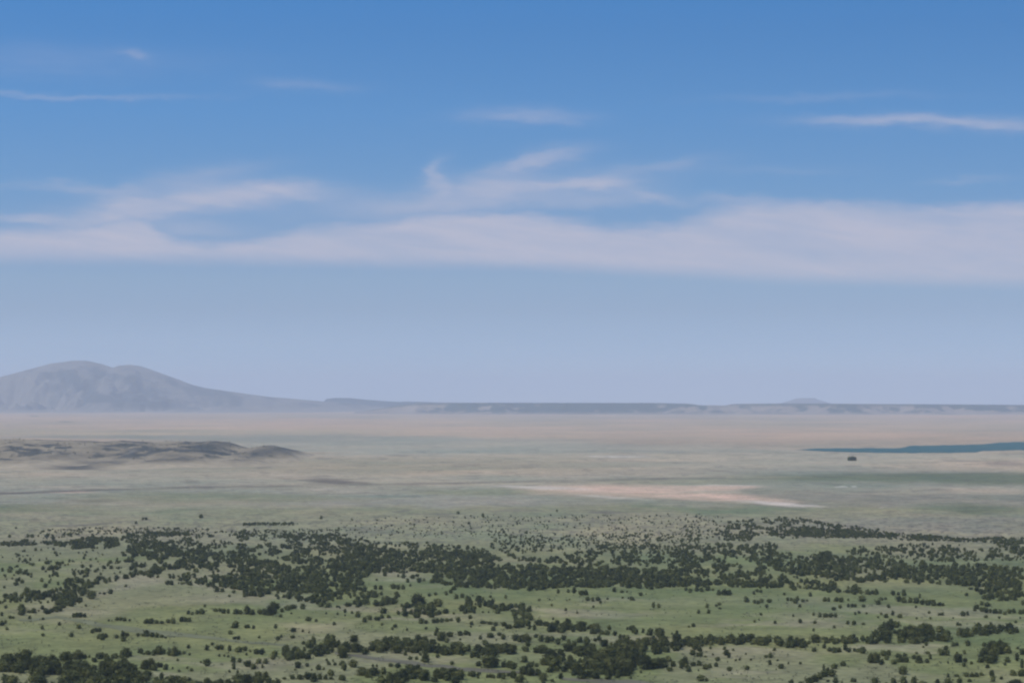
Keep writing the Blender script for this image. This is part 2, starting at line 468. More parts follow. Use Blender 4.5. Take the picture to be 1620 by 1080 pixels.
    c = c * (1 + .08 * k2 * np.array([1.2, .8, .6]))
    # fine speckle of low sage in the mid ridge
    sp = fbm(x / 7, y / 1.6, 3, 71)
    wsp = ss((sp - .54) / .12) * np.exp(-((y - 838) / 30) ** 2) * .55
    c = c * (1 - wsp[..., None]) + BROWN * .7 * wsp[..., None]
    return np.clip(c, .02, .8)

u_in = np.tan(np.linspace(-math.atan(.262), math.atan(.262), 1150))
az = np.concatenate([np.linspace(-math.pi, -.30, 60), np.arctan(u_in), np.linspace(.30, math.pi, 60)])
rows = np.concatenate([np.linspace(1130, 700, 431), np.linspace(699.3, 650, 72), [648, 646, 644.5, 643, 642, 641]])
R_rows = np.concatenate([[3, 200, 500, 800, 1100, 1400, 1650], CAM_H * F / (rows - Y0)])
A, RR = np.meshgrid(az, R_rows)
# rows are even in depth (Y) inside the view, circular outside it
ca = np.maximum(np.cos(A), math.cos(.27))
Rr = RR / ca
Xg, Yg = Rr * np.sin(A), Rr * np.cos(A)
Zg = relief(Xg, Yg)
Cg = ground_colour(Xg, Yg, Zg)
nr, nc = Xg.shape
idx = np.arange(nr * nc).reshape(nr, nc)
fc = np.stack([idx[:-1, :-1].ravel(), idx[:-1, 1:].ravel(), idx[1:, 1:].ravel(), idx[1:, :-1].ravel()], -1)[:, ::-1]
me = mesh_np('ground', np.stack([Xg, Yg, Zg], -1).reshape(-1, 3), fc, Cg.reshape(-1, 3), True)
ground_mat = ground_material('grass_and_dry_earth', .016, .36)
link('ground', me, [ground_mat], kind='structure')

# ------------------------------------------------------------------ hills, mesas, mountain (height fields on the plain)
def heightfield(name, x_a, x_b, nx, Ya, Yb, ny, hfun, cfun, mat, Yref):
    xs = np.linspace(x_a, x_b, nx); Ys = np.linspace(Ya, Yb, ny)
    xg, yg = np.meshgrid(xs, Ys)
    X = (xg - 810) / F * Yref      # parallel-sided block, real metres
    Z = hfun(X, yg, xg)
    C = cfun(X, yg, Z, xg)
    idx = np.arange(nx * ny).reshape(ny, nx)
    f = np.stack([idx[:-1, :-1].ravel(), idx[:-1, 1:].ravel(), idx[1:, 1:].ravel(), idx[1:, :-1].ravel()], -1)
    me = mesh_np(name, np.stack([X, yg, Z], -1).reshape(-1, 3), f, C.reshape(-1, 3), True)
    return link(name, me, [mat], kind='structure')

def crest(pts, x, Yc):
    """height needed for a crest at distance Yc to stand at the photo rows of pts"""
    px_, py_ = zip(*pts)
    return CAM_H - (np.interp(x, px_, py_) - Y0) * Yc / F

hill_mat = ground_material('hill_slope', .004, .25, bump=6)
far_mat = ground_material('distant_slope', .0012, .22, bump=40)

# great shield-shaped mountain on the left
MY = 60000.0
mpts = [(-700, 648), (-400, 640), (-200, 625), (-80, 606), (0, 596), (40, 585), (80, 574.5), (115, 570), (135, 570), (155, 574.5), (166, 578.5), (176, 581.5), (188, 577.8), (203, 576.6),
        (218, 578), (240, 586), (270, 597), (295, 607), (320, 613), (370, 620), (420, 627), (480, 632), (540, 637), (600, 642), (680, 647), (760, 650)]
def smoothed(pts, x, w=9):
    return sum(np.interp(x + d, *zip(*pts)) for d in (-w, -w / 2, 0, w / 2, w)) / 5
def mh(X, Y, xg):
    cr = CAM_H - (smoothed(mpts, xg, 3) - Y0) * MY / F
    t = np.clip((Y - 51500) / (MY - 51500), 0, 1)
    back = np.clip((71000 - Y) / (71000 - MY), 0, 1)
    front = ss(t) * .55 + t * .45
    n = fbm(X / 2100 + 4 + (1 - t) * .8 * np.sin(X / 1500), Y / 3800, 5, 81)
    rid = 1 - np.abs(2 * n - 1)
    n2 = fbm(X / 620, Y / 1500, 4, 88)
    gul = np.minimum((rid - .93) * 1500 + (n2 - .62) * 700, 0)
    env = np.clip(4 * t * (1 - t), 0, 1) * np.clip(cr / 900, 0, 1.2)
    z = cr * front * np.where(Y > MY, ss(back), 1.0) + gul * env
    return np.maximum(z, -30)
def mc(X, Y, Z, xg):
    n = fbm(X / 1300, Y / 1600, 4, 91); n2 = fbm(X / 500, Y / 900, 4, 94)
    n3 = fbm(X / 900 + Y / 2600, Y / 2600 - X / 5200, 4, 97)
    k = ss((n * .4 + n2 * .25 + (1 - np.abs(2 * n3 - 1)) * .35 - .60) / .12)[..., None]
    lo = ss((Z - 10) / 140)[..., None]
    base = np.array([.25, .21, .155]) * (1 - lo) + np.array([.18, .155, .12]) * lo
    dark = np.array([.02, .035, .035])  # forest tone, plus ravine shading painted into the slope colour as dark veins
    return base * (1 - .88 * k * lo) + dark * .88 * k * lo
heightfield('mountain', -700, 760, 760, 51500, 71000, 130, mh, mc, far_mat, MY)

# long flat-topped mesa across the horizon
def eh(X, Y, xg):
    topy = [(560, 652), (600, 646), (630, 641), (655, 637.8), (700, 636.8), (1040, 637.2), (1080, 638.2), (1100, 640.8), (1160, 641.4), (1172, 638.8), (1260, 638.0), (1620, 640.2), (1900, 641), (2200, 644)]
    YT = 47500.0
    cr = CAM_H - (smoothed(topy, xg, 5) - Y0) * YT / F
    foot = 44800 + 1500 * (fbm(X / 1500, X * 0 + 1.5, 4, 101) - .5) * 2 + np.where(xg < 760, (760 - xg) * 9, 0)
    rim = foot + 1300 + 1600 * (fbm(X / 900, X * 0 + 6.5, 4, 105) - .35)
    t = np.clip((Y - foot) / (rim - foot), 0, 1)
    prof = .62 * t + .38 * ss((t - .55) / .45)
    z = cr * prof
    z += (fbm(X / 260, Y / 420, 4, 108) - .5) * 110 * np.clip(4 * t * (1 - t), 0, 1)
    back = np.clip((51500 - Y) / 2200, 0, 1)
    z = z * back
    return np.where(t <= 0, -8, z)
def ec(X, Y, Z, xg):
    n = fbm(X / 260, Y / 400, 4, 111); n2 = fbm(X / 1300, Y / 1500, 4, 113)
    wood = np.interp(xg, [620, 700, 760, 980, 1050, 1100, 1200, 1400, 1620], [.20, .42, .68, .82, .62, .42, .50, .48, .60])
    up = ss((Z - 8) / 50)
    k = ss((n * .55 + n2 * .45 - (.72 - .46 * wood)) / .08) * (.25 + .75 * up) * (Z > 4)
    top_z = np.max(Z, axis=0)[None, :]
    rim = ss((Z - top_z * .74) / (top_z * .10)) * np.interp(xg, [1080, 1100, 1158, 1175], [.85, .3, .3, .85]) * (.6 + .6 * n2)
    spur = ss((n2 - .52) / .06) * ss((n - .45) / .1) * .5 * (Z > 25)
    k = np.clip(np.maximum(np.maximum(k, rim), spur), 0, 1)[..., None]
    return np.array([.29, .225, .16]) * (1 - k) + np.array([.035, .055, .045]) * k
heightfield('mesa', 560, 2200, 1100, 43500, 51600, 120, eh, ec, far_mat, 47500.0)

# low dark mesas behind the mountain's right foot, tiny cone far beyond the mesa
def low_mesa(name, pts, Yc, depth, colr, zlow=60):
    xa, xb = pts[0][0], pts[-1][0]
    def hf(X, Y, xg):
        cr = CAM_H - (np.interp(xg, *zip(*pts)) - Y0) * Yc / F
        t = np.clip((Y - (Yc - depth)) / depth, 0, 1); b = np.clip((Yc + depth * 2 - Y) / depth, 0, 1)
        return cr * ss(t) * b + (fbm(X / 400, Y / 900, 3, 121) - .5) * 25 * np.clip(4 * t * (1 - t), 0, 1)
    def cf(X, Y, Z, xg):
        n = fbm(X / 700, Y / 900, 3, 127)[..., None]
        return colr * (.75 + .5 * n)
    heightfield(name, xa, xb, 160, Yc - depth, Yc + 2 * depth, 40, hf, cf, far_mat, Yc)
low_mesa('mesa', [(500, 644), (511, 637), (516, 630.8), (530, 629), (548, 629.2), (565, 631), (600, 634), (640, 636), (700, 638), (720, 644)], 66000.0, 1800, np.array([.02, .035, .035]))
low_mesa('mesa', [(590, 644), (618, 635.8), (640, 634.8), (670, 635.6), (700, 636.8), (760, 637), (780, 645)], 64000.0, 1500, np.array([.02, .035, .035]))
low_mesa('hill', [(1235, 642), (1252, 636.2), (1265, 632.5), (1272, 629.8), (1280, 629.2), (1288, 629.4), (1296, 632.5), (1308, 636), (1325, 642)], 88000.0, 2500, np.array([.12, .11, .09]))

# rough low hills on the left, middle distance
hp = [(-500, 712), (-250, 702), (0, 696), (60, 697.5), (150, 700), (185, 697), (215, 698.5), (250, 699.5), (290, 699), (335, 697.5), (355, 700), (372, 706), (388, 711), (402, 708.5), (418, 706), (432, 707), (458, 715), (480, 724), (502, 732), (530, 743)]
HY = 10600.0
def hh(X, Y, xg):
    cr = CAM_H - (smoothed(hp, xg, 4) - Y0) * HY / F
    foot = 8720 + 620 * (fbm(X / 500, X * 0 + 3.3, 3, 131) - .5) + np.clip((xg - 300), 0, 300) * 3.2
    t = np.clip((Y - foot) / (HY - foot), 0, 1); b = np.clip((11700 - Y) / 1000, 0, 1)
    prof = .58 * t + .42 * ss((t - .35) / .5)
    z = cr * prof * np.where(Y > HY, ss(b), 1)
    env = np.clip(4 * t * (1.08 - t), 0, 1)
    n = fbm(X / 330, Y / 420, 5, 135); rid = 1 - np.abs(2 * n - 1)
    z += (rid - .75) * 46 * env + (fbm(X / 90, Y / 130, 4, 139) - .5) * 13 * env
    return np.where(t <= 0, -6, z)
def hc(X, Y, Z, xg):
    n = fbm(X / 110 + 2, Y / 130, 5, 141, .65); n2 = fbm(X / 700, Y / 500, 3, 149)
    up = ss((Z - 8) / 22)
    k = (ss((n * .65 + n2 * .35 - .47) / .08) * up * .95)
    # rocky dark patches
    for cx, r, zc, zr, s in [(345, 30, 55, 16, .9), (440, 38, 36, 20, .9), (235, 34, 4, 7, .9), (320, 34, 28, 14, .6), (230, 40, 6, 9, .7), (160, 60, 34, 14, .4), (200, 50, 56, 14, .5)]:
        k = np.maximum(k, s * np.exp(-((xg - cx) / r) ** 2 - ((Z - zc) / zr) ** 2) * (.5 + n))
    k = k[..., None]
    lowz = ss((Z - 3) / 20)[..., None]
    c = (GREYTAN * .98 * (1 - lowz) + GREYTAN * .72 * lowz) * (1 - k) + np.array([.060, .060, .050]) * k
    pk = (np.exp(-((xg - 246) / 9) ** 2 - ((Z - 42) / 9) ** 2) + np.exp(-((xg - 285) / 8) ** 2 - ((Z - 30) / 8) ** 2)) * ss((n - .4) / .2) * .25
    pk = pk[..., None]
    return c * (1 - pk) + PALE * pk
heightfield('hill', -500, 535, 900, 8400, 11750, 220, hh, hc, hill_mat, HY)

# ------------------------------------------------------------------ lake and grey tracks
lake_px = [(1258, 711.0), (1296, 708.9), (1350, 708.6), (1425, 708.4), (1440, 704.6), (1500, 703.6), (1558, 702.6), (1580, 699.6), (1640, 698.6), (1720, 698.4),
           (1720, 711), (1640, 711.5), (1600, 711.8), (1556, 713), (1542, 715.4), (1500, 716), (1440, 716.3), (1380, 715.6), (1330, 714.6), (1295, 713)]
lv = []
for i, (a, b) in enumerate(lake_px):
    c_, d_ = lake_px[(i + 1) % len(lake_px)]
    for t in np.linspace(0, 1, 9)[:-1]:
        xx, yy = a + (c_ - a) * t, b + (d_ - b) * t
        yy += (vnoise(np.array(xx / 9.0), np.array(yy * 1.3), 5) - .5) * .9
        Yl = (CAM_H - .6) * F / (yy - Y0)
        lv.append(((xx - 810) / F * Yl, Yl, .6))
me = bpy.data.meshes.new('lake'); me.from_pydata(lv, [], [list(range(len(lv)))[::-1]]); me.update()
lm = bpy.data.materials.new('lake_water'); lm.use_nodes = True
nt = lm.node_tree; bs = nt.nodes['Principled BSDF']
bs.inputs['Roughness'].default_value = .55; bs.inputs['Specular IOR Level'].default_value = .12
tn = nt.nodes.new('ShaderNodeTexNoise'); tn.inputs['Scale'].default_value = .004; tn.inputs['Detail'].default_value = 4
gco = nt.nodes.new('ShaderNodeNewGeometry'); nt.links.new(gco.outputs['Position'], tn.inputs['Vector'])
rp = nt.nodes.new('ShaderNodeValToRGB')
rp.color_ramp.elements[0].position = .35; rp.color_ramp.elements[0].color = (.028, .090, .080, 1)
rp.color_ramp.elements[1].position = .65; rp.color_ramp.elements[1].color = (.040, .108, .082, 1)
nt.links.new(tn.outputs['Fac'], rp.inputs[0]); nt.links.new(rp.outputs[0], bs.inputs['Base Color'])
link('lake', me, [lm], kind='structure')

def track(pts, mat):
    P = []
    for (a, b, w), (c_, d_, w2) in zip(pts[:-1], pts[1:]):
        for t in np.linspace(0, 1, 25)[:-1]:
            P.append((a + (c_ - a) * t, b + (d_ - b) * t, w + (w2 - w) * t))
    P.append(pts[-1])
    V = []
    K = 5
    for i, (x, y, w) in enumerate(P):
        y = y + (float(vnoise(np.array(x / 26.), np.array(7.7), 3)) - .5) * 3.4
        w = w * (.75 + .6 * float(vnoise(np.array(x / 14.), np.array(2.2), 3)))
        for k in range(K):
            X, Y, z = to_ground(x, y + w * (k / (K - 1) - .5))
            V.append((float(X), float(Y), float(z) + .25))
    Fc = []
    for i in range(len(P) - 1):
        for k in range(K - 1):
            a = i * K + k
            Fc.append((a, a + 1, a + K + 1, a + K)[::-1])
    me = bpy.data.meshes.new('dirt_track'); me.from_pydata(V, [], Fc); me.update()
    link('dirt_track', me, [mat], kind='structure')
tm = plain_material('grey_cinder_earth', (.172, .168, .084), .95, .03, .22)
tm2 = plain_material('brown_cinder_earth', (.145, .130, .082), .95, .03, .22)
track([(30, 982, 3), (90, 976, 4), (140, 984, 6), (200, 994, 7), (270, 1003, 7), (340, 1009, 5), (400, 1016, 4), (470, 1022, 3)], tm)
track([(530, 1033, 3.5), (575, 1039, 5), (640, 1047, 6), (700, 1054, 5), (760, 1060, 5), (820, 1064, 4), (860, 1066, 4)], tm2)
track([(890, 1073, 4), (940, 1076, 6), (1010, 1080, 6), (1080, 1086, 5)], tm2)

# ------------------------------------------------------------------ trees
leaf_mat = foliage_material('juniper_foliage', (.036, .042, .012), (.066, .071, .018), (.112, .110, .032))
bark_mat = plain_material('juniper_bark', (.13, .10, .075), .95, 3.0, .3)
scrub_mat = foliage_material('scrub_foliage', (.05, .06, .035), (.07, .08, .045), (.10, .095, .06))

def crown_mesh(seed, shape, nclump, per, leaf):
    """unit crown: about 1 wide, 1 tall, base at z=0; leaf-sized triangles gathered in clumps"""
    r = np.random.default_rng(seed)
    V = []
    lean = r.uniform(-.06, .06, 2)
    for c in range(nclump):
        z = r.uniform(.08, .93) ** .95
        if shape == 'cone': rmax = .50 * (1.02 - z) ** .62 * min(1, .55 + z * 2.4)
        elif shape == 'flat': rmax = .52 * math.sqrt(max(.04, 1 - (2 * abs(z - .45)) ** 2.6))
        else: rmax = .50 * math.sqrt(max(.05, 1 - ((z - .42) / .58) ** 2))
        a = r.uniform(0, 2 * math.pi)
        q = rmax * (r.uniform(.25, 1) ** .5) * (1 + .22 * math.sin(2 * a + seed) + .12 * math.sin(5 * a + 2 * seed))
        cc = np.array([q * math.cos(a) + lean[0] * z, q * math.sin(a) + lean[1] * z, z * .96])
        cs = r.uniform(.05, .11)
        for k in range(per):
            p = cc + r.normal(0, 1, 3) * cs * np.array([1, 1, .75])
            p[2] = max(p[2], .015)
            d1 = r.normal(0, 1, 3); d1 /= np.linalg.norm(d1)
            d2 = np.cross(d1, r.normal(0, 1, 3)); d2 /= np.linalg.norm(d2)
            s = leaf * r.uniform(.7, 1.4)
            V += [p + d1 * s, p - d1 * s * .6 + d2 * s * .8, p - d1 * s * .5 - d2 * s * .8]
    V = np.array(V); V[:, 2] = np.maximum(V[:, 2], -.01)
    return V

def core_mesh(seed, shape, k, nu=9, nv=6):
    """lumpy inner mass of foliage behind the leaf clumps"""
    r = np.random.default_rng(seed)
    P = []
    for j in range(nv + 1):
        z = .03 + .90 * j / nv
        if shape == 'cone': rmax = .50 * (1.02 - z) ** .62 * min(1, .55 + z * 2.4)
        elif shape == 'flat': rmax = .52 * math.sqrt(max(.04, 1 - (2 * abs(z - .45)) ** 2.6))
        else: rmax = .50 * math.sqrt(max(.05, 1 - ((z - .42) / .58) ** 2))
        for i in range(nu):
            a = 2 * math.pi * (i + .5 * (j % 2)) / nu
            q = rmax * k * r.uniform(.72, 1.12) * (1 + .22 * math.sin(2 * a + seed) + .12 * math.sin(5 * a + 2 * seed))
            P.append((q * math.cos(a), q * math.sin(a), z * .96 + r.uniform(-.04, .04)))
    P = np.array(P); V = []
    for j in range(nv):
        for i in range(nu):
            a, b = j * nu + i, j * nu + (i + 1) % nu
            V += [P[a], P[b], P[b + nu], P[a], P[b + nu], P[a + nu]]
    return np.array(V)

def trunk_mesh(seed):
    r = random.Random(seed)
    V, Fc = [], []
    def tube(p0, p1, r0, r1, n=6, segs=3):
        p0, p1 = Vector(p0), Vector(p1); d = (p1 - p0).normalized()
        a = d.orthogonal().normalized(); b = d.cross(a)
        st = len(V)
        for s in range(segs + 1):
            t = s / segs; c = p0.lerp(p1, t) + a * (r.uniform(-.012, .012) if 0 < s < segs else 0)
            rr = r0 + (r1 - r0) * t
            for k in range(n):
                an = 2 * math.pi * k / n
                V.append(tuple(c + a * math.cos(an) * rr + b * math.sin(an) * rr))
        for s in range(segs):
            for k in range(n):
                q = st + s * n + k; w = st + s * n + (k + 1) % n
                Fc.append((q, w, w + n, q + n))
    tube((0, 0, -.05), (.02, .01, .7), .045, .012)
    for k in range(5):
        an = r.uniform(0, 6.28); z = r.uniform(.12, .45)
        tube((.01, 0, z), (math.cos(an) * .3, math.sin(an) * .3, z + r.uniform(.12, .3)), .02, .006, 5, 2)
    me = bpy.data.meshes.new('trunk'); me.from_pydata(V, [], Fc); me.update()
    return me

shapes = ['round', 'cone', 'flat', 'round', 'cone', 'round', 'flat']
hi = []
for i, s in enumerate(shapes):
    V = np.concatenate([core_mesh(40 + i, s, .80), crown_mesh(40 + i, s, 80, 9, .050)])
    m_ = mesh_np('crown', V, np.arange(len(V)).reshape(-1, 3))
    m_.materials.append(leaf_mat)
    hi.append(m_)
trunks = [trunk_mesh(5 + i) for i in range(3)]
for t_ in trunks: t_.materials.append(bark_mat)
lo = [np.concatenate([core_mesh(70 + i, s, .82, 7, 4), crown_mesh(70 + i, s, 22, 3, .10)]) for i, s in enumerate(shapes)]
tiny = [crown_mesh(90 + i, s, 9, 2, .17) for i, s in enumerate(shapes)]

def typw(y): return (y - Y0) * 7.0 / CAM_H * min(1.0, .76 + .24 * max(0.0, y - 850) / 50)
FARW = 'the far woodland'
TREES = []      # (x, y, w, h, cluster index, dense flag)
CLUST = []
def cluster(phrase, pts, dense=False):
    k = len(CLUST); CLUST.append((phrase, dense))
    for p in pts:
        x, y, w = p[:3]; h = p[3] if len(p) > 3 else w * .86
        TREES.append((x, y, w, h, k))
def fill(phrase, poly, cov, wk=1.0, gap=None, dense=True, spread=.34, thresh=None, nscale=(9, 4), seed=1):
    k = len(CLUST); CLUST.append((phrase, dense))
    if thresh is None and phrase == FARW and cov >= 1.2: thresh, nscale = .37, (7, 2.6)
    if phrase == FARW: wk *= .82
    xs, ys = zip(*poly)
    x0, x1, y0, y1 = min(xs), max(xs), min(ys), max(ys)
    # mean crown box
    area = (x1 - x0) * (y1 - y0)
    n = int(area * cov * 2.3 / (typw((y0 + y1) / 2) * wk) ** 2 / .8)
    x = rng.uniform(x0, x1, n); y = rng.uniform(y0, y1, n)
    # ragged edges to the stands of trees
    amp = min(1.0, ((y1 - y0) / 70.0) ** 1.3) if phrase == FARW else .10
    ok = inpoly(x + (fbm(x / 12 + 31, y / 5, 3, 401) - .5) * 34 * amp, y + (fbm(x / 14, y / 6 + 17, 3, 409) - .5) * 9 * amp, poly)
    if thresh is not None:
        ok &= fbm(x / nscale[0], y / nscale[1], 3, 200 + seed) > thresh
    if gap:
        for (gx, gy, rx, ry) in gap:
            ok &= ((x - gx) / rx) ** 2 + ((y - gy) / ry) ** 2 > 1
    for a, b in zip(x[ok], y[ok]):
        w = typw(b) * wk * float(np.clip(rng.normal(1, spread), .5, 1.5))
        # the polygon outlines crowns as seen, so the foot stands a little lower than a crown's middle
        TREES.append((a, b + w * .30, w, w * rng.uniform(.7, 1.05), k))

# ---- near trees, by the place where they stand
cluster('among scattered trees at the left edge above the grey track',
        [(9, 962, 6), (3, 974, 8), (16, 978, 6), (21, 978, 5), (47, 979, 7), (68, 980, 5), (136, 959, 5), (3, 989, 9), (9, 986, 7), (11, 996, 6), (67, 995, 7), (94, 989, 7), (125, 994, 9), (68, 1006, 6), (113, 1007, 8)])
cluster('in the oblong clump on grass left of the bare knoll', [(116, 976, 8), (121, 976, 9), (127, 976, 9), (134, 976, 8)])
cluster('beside the foot of the bare knoll', [(145, 947, 14, 13), (165, 940, 5), (175, 939, 9), (158, 939, 6, 3), (199, 928, 5)])
cluster('in the short row above the grey track at left', [(172, 982, 4), (177, 982, 3), (185, 981, 7), (191, 981, 7), (197, 982, 7), (205, 982, 7, 4)])
cluster('in the long low row of crowns above the grey track', [(231, 986, 9), (239, 986, 12, 9), (248, 986, 9, 6), (256, 986, 8, 5), (266, 985, 9, 7), (274, 986, 11, 9), (287, 983, 11, 8), (293, 983, 9), (299, 983, 10, 7)])
cluster('in the small group just below the grey track at left', [(146, 1001, 8), (152, 999, 8), (158, 999, 8), (157, 1010, 9), (162, 1012, 12, 11), (167, 1008, 8)])
cluster('in the grass knot of crowns below the grey track', [(185, 1009, 8, 6), (194, 1007, 12, 10), (195, 1014, 10), (201, 1006, 7)])
cluster('in the tapering row just under the grey track', [(218, 1006, 6), (226, 1006, 7, 5), (232, 1006, 11, 10), (241, 1007, 9), (248, 1008, 11, 8), (256, 1008, 7, 5), (262, 1009, 5, 3)])
cluster('in the row on the meadow left of the middle', [(298, 971, 7), (304, 972, 7, 5), (312, 971, 8), (319, 971, 12, 9), (324, 960, 6), (341, 967, 8, 6), (348, 967, 7), (354, 970, 9), (361, 970, 9), (373, 971, 10), (380, 971, 9, 7), (391, 971, 14, 13), (399, 972, 11, 9)])
cluster('in the tall clump on the meadow below the woodland', [(411, 971, 10), (418, 972, 11), (426, 973, 14, 14), (432, 971, 15, 19), (438, 963, 10, 9), (446, 968, 8), (455, 965, 10), (462, 963, 9), (467, 962, 7), (479, 963, 14, 9)])
cluster('of the lone trees dotting the middle left meadow',
        [(372, 993, 13, 11), (391, 993, 10, 6), (401, 994, 8, 6), (364, 1003, 8), (371, 1011, 6), (377, 1011, 8, 6), (436, 993, 8), (410, 1009, 5), (440, 1012, 8), (445, 1008, 6), (464, 999, 10, 7), (463, 1009, 8, 5), (479, 999, 5), (489, 1001, 4), (529, 988, 6), (488, 982, 10, 7), (500, 983, 8, 5), (444, 976, 6), (461, 971, 4), (516, 971, 4), (534, 972, 5), (496, 1014, 9, 8)])
cluster('in the dotted line along the slope below the grey track',
        [(298, 1025, 7), (327, 1028, 12, 9), (336, 1020, 6), (345, 1027, 9), (351, 1027, 9), (363, 1029, 11), (378, 1031, 13, 9), (388, 1029, 9), (396, 1031, 5), (406, 1034, 10), (414, 1035, 11, 10), (390, 1036, 5), (284, 1034, 9, 6), (291, 1034, 7, 5)])
cluster('at the left end of the slope row near the bottom', [(268, 1036, 11, 10), (276, 1037, 15, 14), (283, 1035, 8)])
cluster('of the trees on the open slope near bottom left',
        [(328, 1053, 11, 12), (347, 1038, 5), (355, 1038, 5, 4), (361, 1039, 5, 4), (281, 1045, 5), (300, 1036, 5), (303, 1061, 6), (283, 1062, 5), (363, 1063, 5), (376, 1064, 6), (369, 1047, 11, 9), (379, 1047, 9, 7), (370, 1058, 10, 11), (318, 1048, 4), (392, 1054, 12), (401, 1058, 11, 9), (415, 1056, 7), (409, 1049, 10, 8), (420, 1049, 11, 8), (273, 1058, 5), (296, 1057, 4)])
cluster('on the grass right of the open bottom slope', [(471, 1056, 13, 11), (486, 1054, 8, 6), (504, 1059, 13, 9), (520, 1051, 7), (530, 1052, 6), (527, 1046, 5), (538, 1052, 5), (467, 1060, 4), (517, 1045, 5), (493, 1060, 4), (512, 1059, 5)])
cluster('in the broken bottom edge row left of centre', [(450, 1074, 7, 4), (463, 1074, 11, 8), (474, 1074, 12, 8), (487, 1074, 12, 12), (497, 1078, 13, 14), (506, 1074, 12, 10), (515, 1074, 9), (523, 1068, 11, 10), (524, 1074, 9, 5), (540, 1075, 10), (545, 1060, 10, 13), (542, 1050, 8, 6), (543, 1076, 9, 9)])
cluster('of the rounded trees below the brown track', [(559, 1055, 13, 12), (590, 1054, 5), (596, 1054, 5), (618, 1054, 8, 6), (629, 1056, 10, 8)])
cluster('in the clump left of the bottom centre', [(573, 1068, 14, 13), (583, 1071, 13, 13), (591, 1068, 14, 13), (607, 1066, 12, 12), (598, 1066, 9)])
cluster('on the meadow left of centre above the brown track', [(560, 1015, 14, 11), (625, 992, 9, 6), (621, 996, 6), (644, 997, 5), (674, 995, 5), (604, 989, 5)])
cluster('beside the small tan patch right of the meadow', [(691, 1000, 10), (698, 1013, 16, 14), (712, 1007, 13, 9), (707, 1016, 9, 8), (689, 1005, 8)])
cluster('on the tan slope just right of the bottom middle',
        [(728, 1005, 9), (737, 1004, 9), (743, 1005, 7), (776, 1008, 13, 8), (790, 1005, 9, 6), (796, 1011, 10), (760, 1011, 8, 7), (768, 1019, 12, 7), (728, 1012, 4), (785, 1013, 4), (764, 986, 12, 5), (775, 987, 12, 5), (784, 990, 8), (780, 997, 14, 7), (797, 990, 11, 7), (805, 994, 12, 7), (746, 988, 8, 6), (744, 978, 7), (725, 984, 7, 9), (745, 992, 4)])
cluster('on the grass strip between thicket and brown track', [(673, 1047, 15, 17), (665, 1036, 5), (649, 1043, 7), (659, 1043, 7), (641, 1036, 7), (692, 1040, 8), (715, 1051, 7), (703, 1036, 8)])
cluster('in the pointed group right of the brown track', [(775, 1055, 25, 19), (757, 1053, 10, 8), (797, 1055, 11, 10), (806, 1056, 10, 12), (785, 1052, 8)])
cluster('in the short hedge of crowns left of centre', [(686, 985, 8), (692, 985, 9, 8), (699, 984, 9, 7), (707, 983, 8, 6), (714, 982, 8, 5), (666, 986, 10, 9), (674, 986, 8, 6)])
cluster('around the low rise left of centre',
        [(607, 970, 13, 9), (566, 976, 12, 10), (557, 970, 5), (546, 969, 5, 7), (577, 984, 11, 9), (585, 980, 9, 8), (597, 981, 11, 7), (604, 978, 8), (546, 974, 4), (615, 977, 8, 5), (659, 955, 18, 16), (669, 955, 12, 11), (693, 959, 15, 12), (551, 959, 12, 7), (705, 970, 12, 8), (565, 952, 8, 9)])
cluster('of the sprinkled trees on the smooth green field',
        [(853, 950, 5), (873, 958, 5), (895, 966, 6), (913, 970, 4), (939, 961, 5), (870, 949, 3), (897, 950, 3), (901, 949, 3), (930, 950, 8), (938, 951, 9, 7), (946, 950, 8), (950, 954, 6), (1034, 961, 7, 9), (1042, 961, 8, 7), (1000, 949, 9, 6), (1014, 942, 8, 6), (1022, 940, 3), (961, 948, 4), (920, 941, 9, 8), (927, 941, 10, 8), (883, 938, 8), (899, 937, 7), (908, 938, 8, 10), (972, 936, 9), (984, 937, 7, 4), (992, 937, 4), (985, 946, 5, 3), (994, 947, 4)])
cluster('along the right rim of the wooded spur near centre', [(837, 967, 11, 9), (838, 974, 6), (875, 980, 5), (853, 989, 13, 10), (864, 990, 12, 8), (964, 996, 7, 8), (1041, 997, 4), (1048, 997, 3), (1063, 1003, 4), (1071, 1002, 7, 6), (946, 991, 3), (973, 1005, 7, 8)])
cluster('in the open wood above the great thicket near centre',
        [(815, 1013, 12), (822, 1015, 13, 11), (832, 1015, 13, 13), (835, 1022, 9, 9), (814, 1028, 12, 9), (832, 1030, 12, 9), (848, 1032, 14, 10), (858, 1033, 14, 13), (866, 1032, 9, 8), (848, 1008, 8, 6), (856, 1014, 12), (866, 1016, 13), (873, 1014, 9, 9), (883, 1019, 10, 11), (892, 1012, 10, 8), (900, 1018, 9, 8), (917, 1016, 12, 9), (928, 1018, 12, 12), (948, 1013, 9, 9), (956, 1022, 14, 11), (942, 1014, 7), (908, 1022, 11, 9), (981, 1009, 8), (987, 1009, 8, 6), (960, 1004, 10, 8), (952, 1003, 10, 7)])
cluster('beside the left foot of the great thicket',
        [(830, 1047, 12, 11), (812, 1058, 11, 12), (841, 1054, 11, 8), (849, 1054, 9, 6), (829, 1066, 14, 13), (840, 1068, 14, 12), (851, 1067, 13, 10), (812, 1072, 12, 12), (822, 1079, 13, 12), (859, 1076, 13, 12), (860, 1084, 11, 9), (870, 1063, 13, 9), (887, 1073, 8, 9), (874, 1078, 9, 5), (880, 1061, 11, 8), (892, 1062, 12, 10), (836, 1055, 8)])
cluster('standing along the front edge of the great thicket', [(922, 1073, 17, 15), (943, 1073, 13, 12), (962, 1074, 14, 18), (977, 1072, 12, 10), (988, 1066, 13, 12), (998, 1073, 6, 4), (1014, 1064, 5), (907, 1068, 11, 8)])
